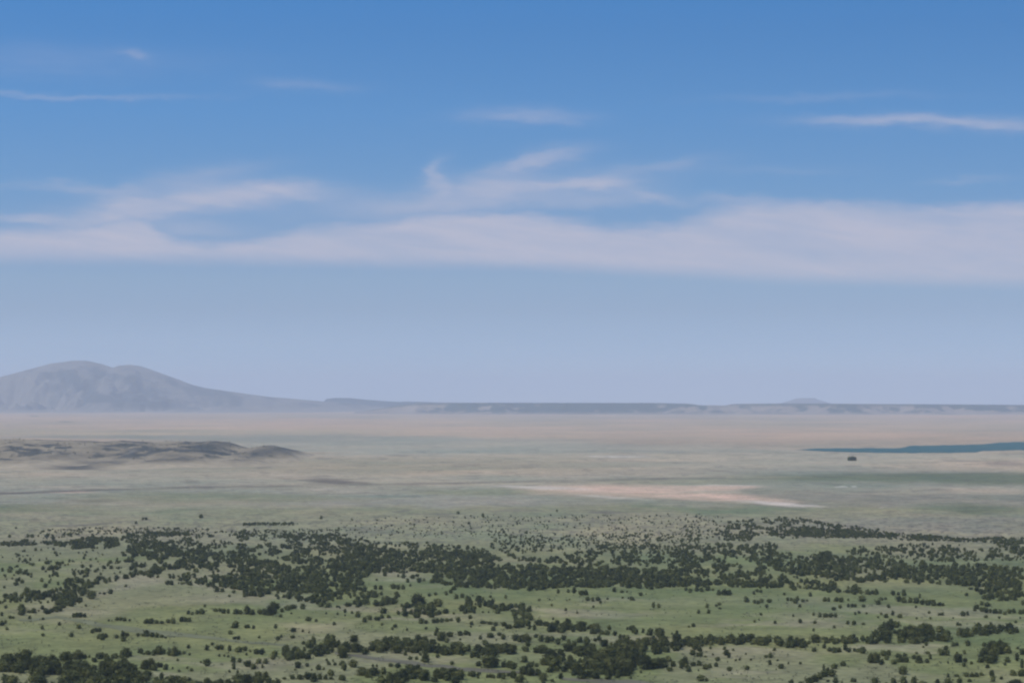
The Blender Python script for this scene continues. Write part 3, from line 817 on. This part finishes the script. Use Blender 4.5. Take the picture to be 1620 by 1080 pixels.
cluster('at the right tip of the great thicket', [(1058, 1046, 11, 9), (1065, 1054, 9, 9), (1078, 1057, 10, 13), (1052, 1055, 11, 8), (1060, 1061, 10, 7), (1041, 1055, 12, 10)])
cluster('in the low group left of the lower right field', [(1084, 1054, 13, 15), (1078, 1050, 9), (1097, 1053, 10, 7), (1106, 1052, 12, 8), (1090, 1062, 10, 8), (1116, 1058, 13, 9), (1123, 1056, 9, 7), (1133, 1054, 10, 7), (1086, 1056, 8)])
cluster('of the scattered trees on the tan lower right field',
        [(1096, 1036, 10, 9), (1104, 1038, 8), (1108, 1038, 9, 8), (1099, 1027, 9, 8), (1107, 1030, 9), (1124, 1026, 7, 5), (1146, 1027, 6), (1149, 1036, 11, 9), (1153, 1040, 9, 10), (1160, 1029, 5), (1135, 1045, 8, 7), (1128, 1036, 4), (1151, 1047, 3), (1164, 1045, 4), (1170, 1044, 4), (1180, 1035, 4), (1188, 1044, 4), (1212, 1040, 6, 5), (1219, 1040, 8, 8), (1218, 1051, 9, 8), (1230, 1045, 5, 3), (1236, 1057, 12, 8), (1247, 1050, 5), (1266, 1050, 5), (1154, 1061, 8, 8), (1182, 1059, 9, 7), (1228, 1059, 3), (1225, 1029, 6), (1288, 1030, 11, 6), (1105, 1061, 4), (1116, 1039, 5, 3)])
cluster('of the pair low in the lower right field', [(1109, 1077, 13, 11), (1118, 1077, 6, 5)])
cluster('around the dark bank at the bottom right of centre',
        [(1303, 1060, 8, 10), (1320, 1057, 11, 8), (1334, 1053, 9, 8), (1310, 1064, 11, 9), (1316, 1069, 13, 11), (1305, 1070, 13, 11), (1297, 1074, 13, 11), (1289, 1078, 14, 11), (1280, 1082, 13, 11), (1322, 1081, 9, 11), (1252, 1085, 14, 11), (1266, 1086, 10, 9), (1310, 1078, 6, 4), (1348, 1078, 7, 6), (1332, 1081, 6, 5)])
cluster('in the broken hedge below the long tree belt',
        [(1304, 1025, 7, 8), (1313, 1030, 9, 7), (1320, 1032, 10, 9), (1327, 1031, 11, 8), (1337, 1028, 9, 11), (1343, 1031, 10, 7), (1352, 1030, 9, 6), (1358, 1031, 9, 6), (1365, 1033, 12, 11)])
cluster('in the tree block just above the bottom right row',
        [(1378, 1048, 13, 15), (1386, 1048, 14, 16), (1394, 1051, 9, 9), (1398, 1037, 12, 9), (1406, 1036, 11, 9), (1403, 1043, 9, 7), (1421, 1040, 11, 7), (1431, 1040, 12, 8), (1432, 1047, 13, 10), (1424, 1047, 11, 7), (1414, 1050, 11, 8), (1454, 1048, 13, 12), (1446, 1042, 8, 7), (1467, 1048, 9, 7), (1472, 1042, 9, 8), (1468, 1034, 8, 5), (1450, 1034, 6, 4)])
cluster('on the grass between the two right hand clumps',
        [(1490, 1036, 12, 10), (1499, 1036, 13, 9), (1487, 1030, 9, 5), (1497, 1028, 9, 8), (1500, 1049, 5), (1516, 1047, 14, 13), (1525, 1054, 8, 8), (1527, 1046, 8, 6), (1514, 1035, 8, 5), (1531, 1021, 9, 9), (1526, 1034, 6, 7), (1508, 1022, 9, 7), (1514, 1021, 7, 6), (1465, 1021, 6, 7), (1461, 1024, 4), (1537, 1050, 8, 5)])
cluster('at the right edge below the right hand clump', [(1557, 1022, 8, 7), (1594, 1047, 10, 9), (1590, 1052, 6, 6), (1562, 1056, 8, 6), (1609, 1045, 9, 14), (1617, 1035, 10, 10), (1617, 1056, 9, 15), (1610, 1026, 7, 4)])
cluster('of the rounded trees in the bottom right corner',
        [(1428, 1066, 14, 13), (1500, 1071, 6, 7), (1514, 1070, 8, 5), (1529, 1070, 10, 8), (1538, 1070, 10, 6), (1545, 1070, 11, 7), (1553, 1068, 8, 5), (1569, 1069, 8, 10), (1571, 1078, 10, 11), (1584, 1074, 6, 5), (1518, 1081, 11, 10), (1500, 1084, 13, 12), (1483, 1084, 12, 11), (1603, 1068, 13, 9), (1616, 1069, 13, 11), (1605, 1087, 20, 13), (1534, 1078, 8, 5)])
cluster('in the domed line cut by the bottom right edge',
        [(1352, 1078, 9, 6), (1384, 1082, 13, 11), (1402, 1084, 9, 6), (1414, 1084, 12, 12), (1430, 1084, 15, 15), (1446, 1084, 15, 15), (1459, 1085, 13, 9)])

# ---- dense thickets near the viewer
fill('the thicket filling the bottom left corner', [(0, 1034), (14, 1040), (28, 1036), (60, 1036), (95, 1050), (140, 1054), (185, 1049), (214, 1053), (212, 1074), (200, 1086), (90, 1086), (100, 1066), (80, 1062), (52, 1070), (40, 1062), (0, 1058)], 1.5, 1.05)
fill('the thicket filling the bottom left corner', [(0, 1070), (12, 1066), (20, 1074), (40, 1078), (60, 1070), (75, 1078), (90, 1090), (0, 1090)], .8)
fill('the strip of trees right of the bottom left thicket', [(205, 1052), (240, 1050), (266, 1053), (266, 1058), (240, 1058), (208, 1060)], 1.0, .8)
fill('the strip of trees right of the bottom left thicket', [(206, 1066), (232, 1064), (245, 1070), (270, 1068), (270, 1088), (206, 1088)], 1.0)
fill('the sloping hedge along the lower left meadow', [(93, 1037), (125, 1036), (150, 1036), (175, 1036), (212, 1030), (213, 1036), (175, 1042), (150, 1047), (140, 1042), (93, 1042)], 1.5, .85)
fill('the sloping hedge along the lower left meadow', [(218, 1029), (262, 1027), (266, 1032), (220, 1035)], 1.3, .75)
fill('the bank of trees along the bottom edge at left', [(270, 1072), (284, 1068), (292, 1076), (310, 1078), (325, 1073), (350, 1078), (372, 1072), (400, 1070), (415, 1067), (435, 1071), (440, 1080), (435, 1090), (270, 1090)], 1.3, .95)
fill('the grove at the right end of the lower left meadow', [(424, 1037), (445, 1029), (465, 1026), (478, 1014), (500, 1016), (525, 1013), (545, 1016), (545, 1036), (500, 1037), (475, 1043), (440, 1046)], .95, .9)
fill('the grove at the right end of the lower left meadow', [(512, 1003), (520, 1004), (530, 1012), (515, 1014)], 1.5, .8)
fill('the wavy thicket left of the bottom middle', [(540, 1019), (560, 1021), (600, 1018), (604, 1012), (625, 1009), (650, 1013), (665, 1010), (690, 1014), (692, 1028), (640, 1029), (620, 1028), (600, 1028), (575, 1034), (560, 1028), (540, 1030)], 1.35, .9)
fill('the wavy thicket at the bottom middle', [(690, 1016), (705, 1020), (720, 1022), (745, 1026), (770, 1022), (815, 1020), (812, 1030), (780, 1035), (760, 1039), (725, 1040), (712, 1036), (690, 1030)], 1.35, .95)
fill('the long thicket along the bottom edge in the middle', [(600, 1080), (603, 1068), (630, 1066), (650, 1060), (662, 1062), (676, 1062), (690, 1064), (700, 1060), (735, 1062), (738, 1072), (720, 1078), (690, 1076), (670, 1074), (650, 1076), (610, 1082)], 1.35, 1.0, gap=[(682, 1067, 6, 4)])
fill('the long thicket along the bottom edge in the middle', [(655, 1052), (672, 1054), (672, 1058), (655, 1058)], 1.0, .8)
fill('the low hedge along the brown track', [(738, 1064), (812, 1066), (812, 1071), (738, 1070)], 1.2, .6)
fill('the great thicket near the bottom centre', [(852, 1046), (868, 1036), (885, 1030), (900, 1022), (915, 1024), (940, 1026), (946, 1034), (965, 1030), (985, 1024), (1015, 1028), (1018, 1036), (1040, 1040), (1050, 1048), (1045, 1054), (1020, 1053), (1005, 1058), (985, 1066), (960, 1066), (930, 1066), (905, 1064), (890, 1056), (870, 1050)], 1.3, 1.1, gap=[(972, 1037, 8, 3)])
fill('the belt of trees behind the great thicket', [(965, 1018), (975, 1013), (1000, 1012), (1020, 1010), (1035, 1010), (1055, 1007), (1080, 1006), (1080, 1026), (1060, 1030), (1040, 1032), (1020, 1035), (1000, 1026), (970, 1026)], 1.3, .95)
fill('the long tree belt across the right half', [(1080, 1006), (1095, 1010), (1115, 1006), (1130, 1009), (1160, 1010), (1190, 1007), (1215, 1011), (1225, 1009), (1260, 1009), (1280, 1012), (1310, 1008), (1350, 1008), (1350, 1016), (1310, 1016), (1285, 1016), (1270, 1022), (1240, 1022), (1225, 1014), (1190, 1019), (1165, 1019), (1150, 1016), (1125, 1018), (1105, 1026), (1090, 1020), (1080, 1016)], 1.5, .85)
fill('the wide grove on the right half', [(1350, 1006), (1360, 1010), (1378, 1006), (1385, 1000), (1392, 992), (1394, 984), (1405, 984), (1420, 982), (1424, 992), (1440, 995), (1448, 990), (1462, 989), (1475, 993), (1492, 994), (1497, 1003), (1508, 1006), (1506, 1012), (1480, 1013), (1455, 1015), (1430, 1016), (1410, 1014), (1385, 1016), (1365, 1016), (1350, 1014)], 1.5, .95, gap=[(1415, 1008, 9, 3), (1418, 996, 5, 3)])
fill('the curved tree strip at the right edge', [(1513, 1004), (1518, 997), (1535, 994), (1550, 992), (1570, 990), (1585, 991), (1600, 995), (1618, 997), (1605, 999), (1590, 998), (1570, 1001), (1560, 1004), (1545, 1002), (1525, 1005)], 1.4, .85)
fill('the large clump near the right edge', [(1540, 1042), (1552, 1038), (1555, 1026), (1570, 1022), (1590, 1019), (1603, 1028), (1595, 1031), (1575, 1032), (1577, 1040), (1570, 1044), (1545, 1044)], 1.4, .95)

# ---- farther woodland
fill(FARW, [(0, 950), (8, 944), (20, 941), (35, 942), (36, 933), (50, 932), (60, 936), (75, 935), (90, 931), (100, 929), (106, 919), (110, 915), (128, 915), (134, 922), (150, 912), (165, 910), (168, 917), (185, 912), (200, 908), (225, 902), (240, 903), (238, 907), (215, 911), (185, 917), (160, 924), (145, 928), (132, 938), (120, 946), (126, 954), (103, 960), (85, 950), (65, 954), (45, 954), (30, 950), (0, 954)], 1.5, .9)
fill(FARW, [(28, 970), (31, 962), (36, 957), (42, 963), (55, 961), (75, 960), (82, 963), (96, 961), (98, 967), (85, 967), (72, 970), (50, 967), (40, 970)], 1.6, .95)
cluster(FARW, [(15, 905, 8), (29, 908, 6), (50, 909, 5), (89, 910, 8), (83, 901, 8), (90, 901, 8), (117, 909, 9), (138, 907, 11), (151, 905, 6), (155, 902, 6), (7, 930, 5), (25, 926, 8), (35, 922, 7), (66, 920, 8), (72, 929, 8), (78, 922, 6), (92, 925, 7, 6)], True)
fill(FARW, [(60, 858), (95, 854), (105, 857), (130, 850), (148, 848), (185, 850), (190, 860), (175, 867), (140, 866), (120, 868), (100, 864), (80, 861)], 1.7, .9, thresh=.34)
fill(FARW, [(0, 857), (30, 856), (45, 853), (60, 857), (60, 862), (25, 864), (0, 861)], 1.0, .8)
fill(FARW, [(190, 862), (195, 850), (235, 842), (300, 841), (330, 846), (390, 843), (440, 845), (540, 846), (570, 860), (610, 868), (612, 885), (590, 890), (560, 900), (450, 898), (400, 903), (350, 903), (300, 903), (260, 900), (235, 912), (225, 905), (200, 902), (205, 880)], 1.05, .9, thresh=.45, nscale=(16, 6), seed=3)
fill(FARW, [(200, 843), (270, 840), (300, 840), (300, 846), (200, 850)], 1.2, .85)
fill(FARW, [(430, 844), (540, 845), (540, 852), (440, 850)], 1.5, .85)
fill(FARW, [(200, 862), (240, 856), (290, 865), (330, 868), (290, 880), (220, 878), (204, 876)], 1.1, .9, thresh=.38, nscale=(14, 5), seed=8)
fill(FARW, [(350, 906), (390, 898), (430, 894), (480, 896), (540, 892), (600, 890), (600, 903), (575, 915), (565, 932), (540, 936), (520, 946), (500, 952), (450, 946), (400, 941), (375, 932), (360, 918)], 1.6, .95, gap=[(436, 915, 18, 2), (447, 939, 13, 3), (486, 940, 13, 4), (352, 906, 12, 3), (543, 906, 7, 3), (522, 932, 10, 2.5)])
fill(FARW, [(225, 908), (300, 906), (360, 912), (365, 918), (300, 918), (240, 912)], .7, .85, thresh=.42)
fill(FARW, [(255, 920), (300, 920), (302, 924), (260, 923)], 1.5, .8)
fill(FARW, [(308, 916), (360, 918), (380, 922), (380, 930), (330, 926), (308, 922)], 1.0, .85)
cluster(FARW, [(343, 936, 11), (352, 936, 8), (363, 944, 5), (370, 938, 6), (387, 944, 9), (124, 905, 5), (109, 938, 4)], True)
fill(FARW, [(540, 936), (575, 930), (595, 938), (595, 945), (560, 948), (540, 946), (520, 958), (495, 957), (500, 950)], .9, .9, thresh=.40)
fill(FARW, [(500, 955), (545, 957), (545, 962), (505, 960)], .8, .9)
fill(FARW, [(560, 952), (600, 950), (612, 942), (632, 938), (633, 950), (610, 956), (565, 958)], 1.3, .95)
fill(FARW, [(630, 956), (680, 952), (700, 965), (712, 966), (700, 970), (670, 975), (625, 973), (625, 966), (665, 966), (660, 960), (632, 960)], 1.2, .95)
cluster(FARW, [(609, 911, 9), (630, 912, 5), (638, 914, 9), (645, 921, 8), (653, 915, 8), (660, 912, 6), (663, 921, 9), (671, 919, 6), (596, 918, 4), (649, 927, 5), (594, 932, 9), (602, 932, 8), (622, 931, 10), (630, 932, 9), (638, 932, 9), (603, 941, 7), (573, 943, 10), (583, 943, 10), (592, 942, 10), (689, 941, 6), (679, 943, 6), (706, 941, 8), (713, 938, 8), (718, 933, 8), (722, 947, 9), (731, 945, 8), (748, 943, 4), (776, 945, 5), (800, 946, 7), (788, 970, 11), (764, 969, 4), (773, 969, 4), (718, 971, 4)], True)
fill(FARW, [(722, 966), (728, 957), (738, 955), (738, 946), (758, 945), (770, 947), (785, 950), (783, 957), (800, 956), (824, 957), (832, 967), (842, 975), (838, 985), (850, 990), (848, 996), (825, 996), (810, 992), (822, 984), (812, 970), (797, 966), (790, 960), (760, 960), (752, 966), (740, 969)], 1.4, .95)
fill('the wooded spur right of the centre', [(867, 992), (885, 982), (905, 985), (920, 990), (945, 992), (955, 998), (935, 1000), (915, 995), (890, 998), (870, 996)], 1.4, .9)
fill('the wooded spur right of the centre', [(985, 994), (998, 992), (1010, 996), (1030, 998), (1042, 1000), (1050, 1008), (1035, 1006), (1020, 1000), (995, 1000)], 1.4, .9)
fill(FARW, [(540, 866), (560, 860), (600, 862), (618, 866), (650, 872), (700, 868), (690, 874), (740, 882), (765, 890), (810, 893), (850, 894), (900, 896), (960, 898), (1000, 899), (1080, 904), (1085, 924), (1050, 928), (960, 928), (900, 926), (820, 932), (780, 928), (740, 930), (700, 922), (680, 916), (690, 905), (650, 904), (600, 904), (540, 900)], 1.65, .95, thresh=.34, nscale=(7, 2.6), gap=[(712, 917, 8, 3), (575, 894, 16, 2.5), (784, 905, 3, 4), (869, 915, 3, 5), (740, 912, 3, 4)])
fill(FARW, [(540, 850), (600, 856), (700, 860), (760, 866), (790, 880), (760, 884), (680, 872), (620, 862), (540, 862)], .55, .85, thresh=.42)
fill(FARW, [(680, 872), (720, 872), (780, 876), (800, 886), (760, 888), (700, 880)], .8, .9)
fill(FARW, [(780, 845), (880, 848), (960, 842), (1110, 845), (1110, 862), (960, 868), (860, 872), (800, 876), (770, 862)], .26, .72)
fill(FARW, [(810, 872), (850, 884), (900, 876), (930, 870), (960, 858), (1000, 862), (1100, 862), (1110, 900), (1060, 898), (980, 892), (930, 894), (870, 890), (850, 886)], .75, .8, thresh=.44, nscale=(12, 6), seed=5)
fill(FARW, [(540, 818), (1110, 812), (1110, 848), (780, 848), (540, 852)], .05, .62)
fill(FARW, [(800, 876), (850, 884), (856, 888), (820, 886)], 1.0, .8)
fill(FARW, [(385, 827), (470, 826), (472, 830), (385, 831)], 1.2, .7)
cluster(FARW, [(215, 828, 5), (226, 822, 5), (231, 822, 5), (15, 850, 6), (44, 850, 7), (51, 850, 7), (25, 836, 4), (75, 849, 7), (84, 853, 8), (110, 846, 10, 4), (318, 819, 7), (508, 821, 7), (725, 813, 5, 5), (764, 818, 4, 7), (881, 809, 4), (921, 817, 3), (982, 828, 4), (742, 829, 5), (797, 843, 6), (833, 844, 5), (1025, 847, 4), (387, 845, 7, 9), (391, 853, 9, 8)], True)
fill(FARW, [(0, 868), (90, 866), (200, 872), (200, 905), (150, 910), (90, 918), (0, 920)], .085, .8)
fill(FARW, [(0, 880), (60, 885), (160, 885), (200, 885), (200, 900), (0, 905)], .06, .9, spread=.3)
fill(FARW, [(60, 838), (200, 832), (380, 838), (540, 835), (540, 845), (380, 842), (200, 843), (60, 852)], .22, .7)
fill(FARW, [(1150, 826), (1230, 817), (1260, 818), (1310, 828), (1380, 835), (1425, 845), (1420, 852), (1360, 850), (1300, 853), (1230, 850), (1215, 842), (1180, 855), (1150, 855), (1135, 852)], .85, .85, thresh=.44, nscale=(12, 5), seed=6)
fill(FARW, [(1215, 845), (1260, 835), (1290, 833), (1310, 845), (1330, 838), (1380, 840), (1425, 846), (1400, 850), (1300, 850)], 1.3, .85)
fill(FARW, [(1080, 812), (1150, 818), (1140, 850), (1080, 856)], .12, .75)
fill(FARW, [(1085, 872), (1110, 860), (1140, 858), (1180, 862), (1220, 859), (1236, 862), (1225, 872), (1270, 880), (1310, 870), (1340, 882), (1400, 884), (1440, 887), (1500, 892), (1560, 893), (1620, 902), (1620, 944), (1600, 948), (1568, 944), (1556, 934), (1562, 926), (1480, 920), (1400, 919), (1330, 917), (1290, 912), (1230, 903), (1210, 893), (1170, 883), (1150, 877), (1110, 874)], 1.65, .95, gap=[(1363, 908, 9, 4), (1430, 916, 18, 2.5), (1465, 917, 6, 2.5), (1490, 917, 10, 2.5), (1562, 903, 7, 3.5)])
fill(FARW, [(1060, 880), (1100, 874), (1200, 890), (1215, 905), (1300, 918), (1390, 935), (1350, 935), (1250, 926), (1160, 922), (1080, 922)], .85, .9, thresh=.45, nscale=(12, 6), seed=9)
fill(FARW, [(1080, 918), (1160, 920), (1235, 924), (1235, 929), (1150, 927), (1080, 926)], 1.5, .9)
fill(FARW, [(1250, 926), (1320, 931), (1390, 936), (1388, 939), (1300, 935), (1250, 931)], 1.2, .7)
fill(FARW, [(1435, 846), (1480, 847), (1530, 852), (1560, 850), (1560, 857), (1520, 856), (1450, 854)], 1.0, .8)
fill(FARW, [(1555, 850), (1620, 850), (1620, 878), (1600, 874), (1578, 862)], 1.5, .9)
fill(FARW, [(1360, 864), (1440, 860), (1540, 862), (1580, 868), (1600, 885), (1500, 888), (1380, 880), (1330, 874)], .7, .85, thresh=.46, nscale=(12, 6), seed=12)
fill(FARW, [(1425, 842), (1500, 848), (1500, 852), (1425, 856)], .35, .7)
fill(FARW, [(1560, 870), (1620, 880), (1620, 890), (1590, 886)], .2, .7)
cluster(FARW, [(1092, 937, 8), (1102, 935, 9), (1110, 936, 9), (1120, 934, 10), (1128, 934, 5), (1085, 934, 6), (1137, 941, 10), (1145, 941, 11), (1153, 941, 10), (1193, 940, 7), (1198, 936, 6), (1204, 937, 6), (1241, 941, 5), (1282, 943, 8), (1181, 952, 10, 9), (1194, 954, 7), (1199, 955, 7), (1204, 953, 8), (1217, 953, 8), (1213, 961, 7), (1203, 960, 3), (1119, 961, 7, 7), (1105, 970, 7), (1121, 970, 8), (1138, 957, 6), (1133, 959, 5), (1139, 963, 6, 3), (1246, 950, 7), (1252, 950, 7, 5), (1258, 954, 9), (1262, 949, 8), (1270, 952, 6), (1277, 951, 4), (1305, 951, 8, 7), (1311, 951, 8), (1323, 951, 9, 7), (1331, 952, 10, 8), (1342, 950, 5), (1265, 960, 6), (1319, 965, 7), (1329, 962, 7), (1342, 960, 7), (1348, 960, 7), (1287, 973, 6), (1297, 976, 8, 8), (1306, 976, 9, 7), (1314, 976, 9, 7), (1322, 976, 8), (1255, 975, 5), (1204, 973, 5), (1194, 984, 5), (1201, 981, 4), (1226, 986, 6), (1266, 985, 8, 7), (1289, 986, 6), (1287, 998, 6), (1320, 993, 5), (1341, 987, 7), (1350, 988, 8), (1097, 991, 7), (1090, 992, 4)], True)
cluster(FARW, [(1352, 940, 8, 5), (1362, 939, 8), (1371, 938, 6), (1380, 939, 7), (1386, 939, 8, 9), (1364, 951, 12, 10), (1413, 941, 9), (1421, 941, 6), (1430, 942, 11, 10), (1389, 956, 9), (1406, 961, 7), (1394, 949, 10, 5), (1401, 948, 5), (1353, 960, 7), (1366, 960, 8, 5), (1449, 961, 5), (1422, 951, 11, 9), (1430, 953, 11), (1440, 953, 10), (1450, 954, 12, 10), (1459, 956, 10), (1468, 957, 12, 9), (1477, 958, 12), (1486, 958, 10, 6), (1492, 958, 6), (1455, 946, 5, 8), (1529, 942, 6), (1536, 932, 9, 4), (1545, 935, 10), (1552, 940, 9), (1557, 947, 8), (1545, 963, 10, 7), (1553, 957, 8), (1562, 959, 10, 7), (1554, 967, 9), (1560, 969, 10), (1567, 969, 8), (1542, 966, 6), (1574, 970, 9), (1582, 970, 9, 7), (1590, 972, 7), (1597, 970, 9), (1604, 969, 8), (1614, 971, 9), (1619, 970, 8), (1523, 974, 9, 8), (1531, 973, 8), (1560, 977, 6), (1581, 978, 5), (1607, 985, 5), (1614, 978, 4), (1598, 986, 3), (1470, 970, 5), (1486, 973, 8, 4), (1491, 973, 6), (1472, 979, 5), (1450, 979, 4), (1515, 989, 7), (1519, 989, 6, 4), (1402, 977, 7, 7), (1412, 973, 9), (1424, 977, 8), (1389, 977, 4), (1371, 971, 4), (1353, 972, 6), (1359, 970, 5), (1394, 972, 5), (1352, 987, 7), (1366, 988, 6, 4), (1508, 978, 3), (1618, 957, 6, 8)], True)

# ---- build them: the 300 that show largest as things of their own, all others as one mass
T = np.array([(t[0], t[1], t[2], t[3], t[4]) for t in TREES])
TX, TY, TZ = to_ground(T[:, 0], T[:, 1])
TW = T[:, 2] * TY / F                       # crown width, metres
TH = T[:, 3] * TY / F
vis = (T[:, 1] - T[:, 3] < 1079) & (T[:, 0] > -6) & (T[:, 0] < 1626)
score = np.where(vis, T[:, 2] * T[:, 3] * np.where(T[:, 1] > 1080, .6, 1), 0)
far_flag = np.array([CLUST[int(k)][0] == FARW for k in T[:, 4]])
score[far_flag] *= .55
order = np.argsort(-score)
single = np.zeros(len(T), bool); single[order[:300]] = True
print('trees', len(T), 'singles', single.sum(), 'smallest single', score[order[299]])

def ordn(n):
    w = ['', 'first', 'second', 'third', 'fourth', 'fifth', 'sixth', 'seventh', 'eighth', 'ninth', 'tenth', 'eleventh', 'twelfth', 'thirteenth', 'fourteenth', 'fifteenth',
         'sixteenth', 'seventeenth', 'eighteenth', 'nineteenth', 'twentieth']
    if n < len(w): return w[n]
    return 'twenty-' + w[n - 20] if n < 30 else ('thirtieth' if n == 30 else 'thirty-' + w[n - 30])
names_by_phrase = {}
for i in range(len(T)):
    ph, dense = CLUST[int(T[i, 4])]
    names_by_phrase.setdefault(ph, []).append(i)
rank = {}
for ph, ids in names_by_phrase.items():
    for r_, i in enumerate(sorted(ids, key=lambda j: T[j, 0])): rank[i] = r_ + 1
for i in np.where(single)[0]:
    ph, dense = CLUST[int(T[i, 4])]
    v = i % len(hi)
    w, h = TW[i], TH[i]
    if h / w > 1.02: v = (1, 4)[i % 2]
    elif h / w < .7: v = (2, 6)[i % 2]
    root = bpy.data.objects.new('juniper_tree', None)
    COL.objects.link(root)
    root.location = (TX[i], TY[i], TZ[i])
    root.empty_display_size = 1
    root.rotation_euler = (0, 0, random.uniform(0, 6.28))
    root['category'] = 'tree'
    if dense:
        root['label'] = 'dark green juniper packed into ' + ph
        root['group'] = 'junipers of ' + ph
    else:
        fm = 'upright' if h / w > 1.02 else ('squat' if h / w < .7 else 'round')
        root['label'] = f'{fm} juniper, {ordn(rank[i])} from left {ph}'
        root['group'] = 'junipers standing on the grassland'
    c_ = bpy.data.objects.new('crown', hi[v]); COL.objects.link(c_); c_.parent = root
    c_.scale = (w * 1.15, w * 1.15, h * 1.1)
    t_ = bpy.data.objects.new('trunk', trunks[i % 3]); COL.objects.link(t_); t_.parent = root
    t_.scale = (h, h, h)

def mass(name, ids, protos, W, H, mat, label=None, cat=None):
    Vs = []
    for i in ids:
        P = protos[i % len(protos)]
        a = random.uniform(0, 6.28); ca_, sa_ = math.cos(a), math.sin(a)
        Q = np.empty_like(P)
        Q[:, 0] = (P[:, 0] * ca_ - P[:, 1] * sa_) * W[i] + TXm[i]
        Q[:, 1] = (P[:, 0] * sa_ + P[:, 1] * ca_) * W[i] + TYm[i]
        Q[:, 2] = P[:, 2] * H[i] + TZm[i]
        Vs.append(Q)
    V = np.concatenate(Vs)
    me = mesh_np(name, V, np.arange(len(V)).reshape(-1, 3))
    return link(name, me, [mat], kind='stuff', label=label, cat=cat)
TXm, TYm, TZm = TX, TY, TZ
mass('juniper_woodland', np.where(~single)[0], lo, TW * 1.06, TH * 1.08, leaf_mat, 'dark juniper woodland spreading in bands and dots over the green plain', 'woodland')

# ---- low scrub speckling the fields
n = 9500
sx = rng.uniform(-60, 1680, n); sy = 812 + (1090 - 812) * rng.uniform(0, 1, n) ** .85
keep = fbm(sx / 40, sy / 12, 3, 301) > .46
sx, sy = sx[keep], sy[keep]
TXm, TYm, TZm = to_ground(sx, sy)
SW = rng.uniform(1.0, 3.4, len(sx))
mass('scrub', range(len(sx)), tiny, SW, SW * .6, scrub_mat, 'low grey green scrub speckled over the grassland', 'scrub')
# scrub on the rough hills and along the mesa
n = 900
sx = rng.uniform(-40, 500, n); ty = rng.uniform(0, 1, n)
Ys = 8900 + ty * 1900
Xs = (sx - 810) / F * HY
Zs = hh(Xs, Ys, sx)
ok = (Zs > 14) & (fbm(Xs / 200, Ys / 200, 3, 315) > .52)
TXm, TYm, TZm = Xs[ok], Ys[ok], Zs[ok]
SW = rng.uniform(5, 13, ok.sum())
mass('scrub', range(ok.sum()), tiny, SW, SW * .5, leaf_mat, 'dark bushes dotting the rough brown hills at left', 'scrub')

# ---- dark grove alone on the plain below the lake
Yc = CAM_H * F / (728.5 - Y0)
Xc = (1348 - 810) / F * Yc
root = bpy.data.objects.new('tree_grove', None); COL.objects.link(root); root.location = (Xc, Yc, 0)
root['label'] = 'small dark square grove standing alone on the plain below the lake'
root['category'] = 'grove'
for k, (ox, oy, w, h) in enumerate([(-13, 0, 14, 17), (-5, -8, 13, 19), (4, 4, 14, 20), (12, -4, 14, 17), (-9, 12, 13, 18), (8, 14, 13, 18), (0, -3, 12, 17)]):
    c_ = bpy.data.objects.new('crown', hi[k % len(hi)]); COL.objects.link(c_); c_.parent = root
    c_.location = (ox, oy, 0); c_.scale = (w, w, h)
    t_ = bpy.data.objects.new('trunk', trunks[k % 3]); COL.objects.link(t_); t_.parent = root
    t_.location = (ox, oy, 0); t_.scale = (h, h, h)

# ------------------------------------------------------------------ haze
B = 170000.0
zb, zt = -40.0, 1600.0
hv = [(x, y, z) for z in (zb, zt) for y in (-B, B) for x in (-B, B)]
hf_ = [(0, 2, 3, 1), (4, 5, 7, 6), (0, 1, 5, 4), (2, 6, 7, 3), (0, 4, 6, 2), (1, 3, 7, 5)]
me = bpy.data.meshes.new('haze'); me.from_pydata(hv, [], hf_); me.update()
hm = bpy.data.materials.new('haze_air'); hm.use_nodes = True
nt = hm.node_tree; nt.nodes.clear()
pv = nt.nodes.new('ShaderNodeVolumePrincipled'); mo = nt.nodes.new('ShaderNodeOutputMaterial')
pv.inputs['Color'].default_value = (.80, .87, .97, 1)
pv.inputs['Density'].default_value = 1.9e-5
pv.inputs['Density Attribute'].default_value = ''
pv.inputs['Anisotropy'].default_value = 0.0
nt.links.new(pv.outputs[0], mo.inputs['Volume'])
link('haze', me, [hm], kind='stuff', label='pale blue summer haze over the whole plain', cat='haze')
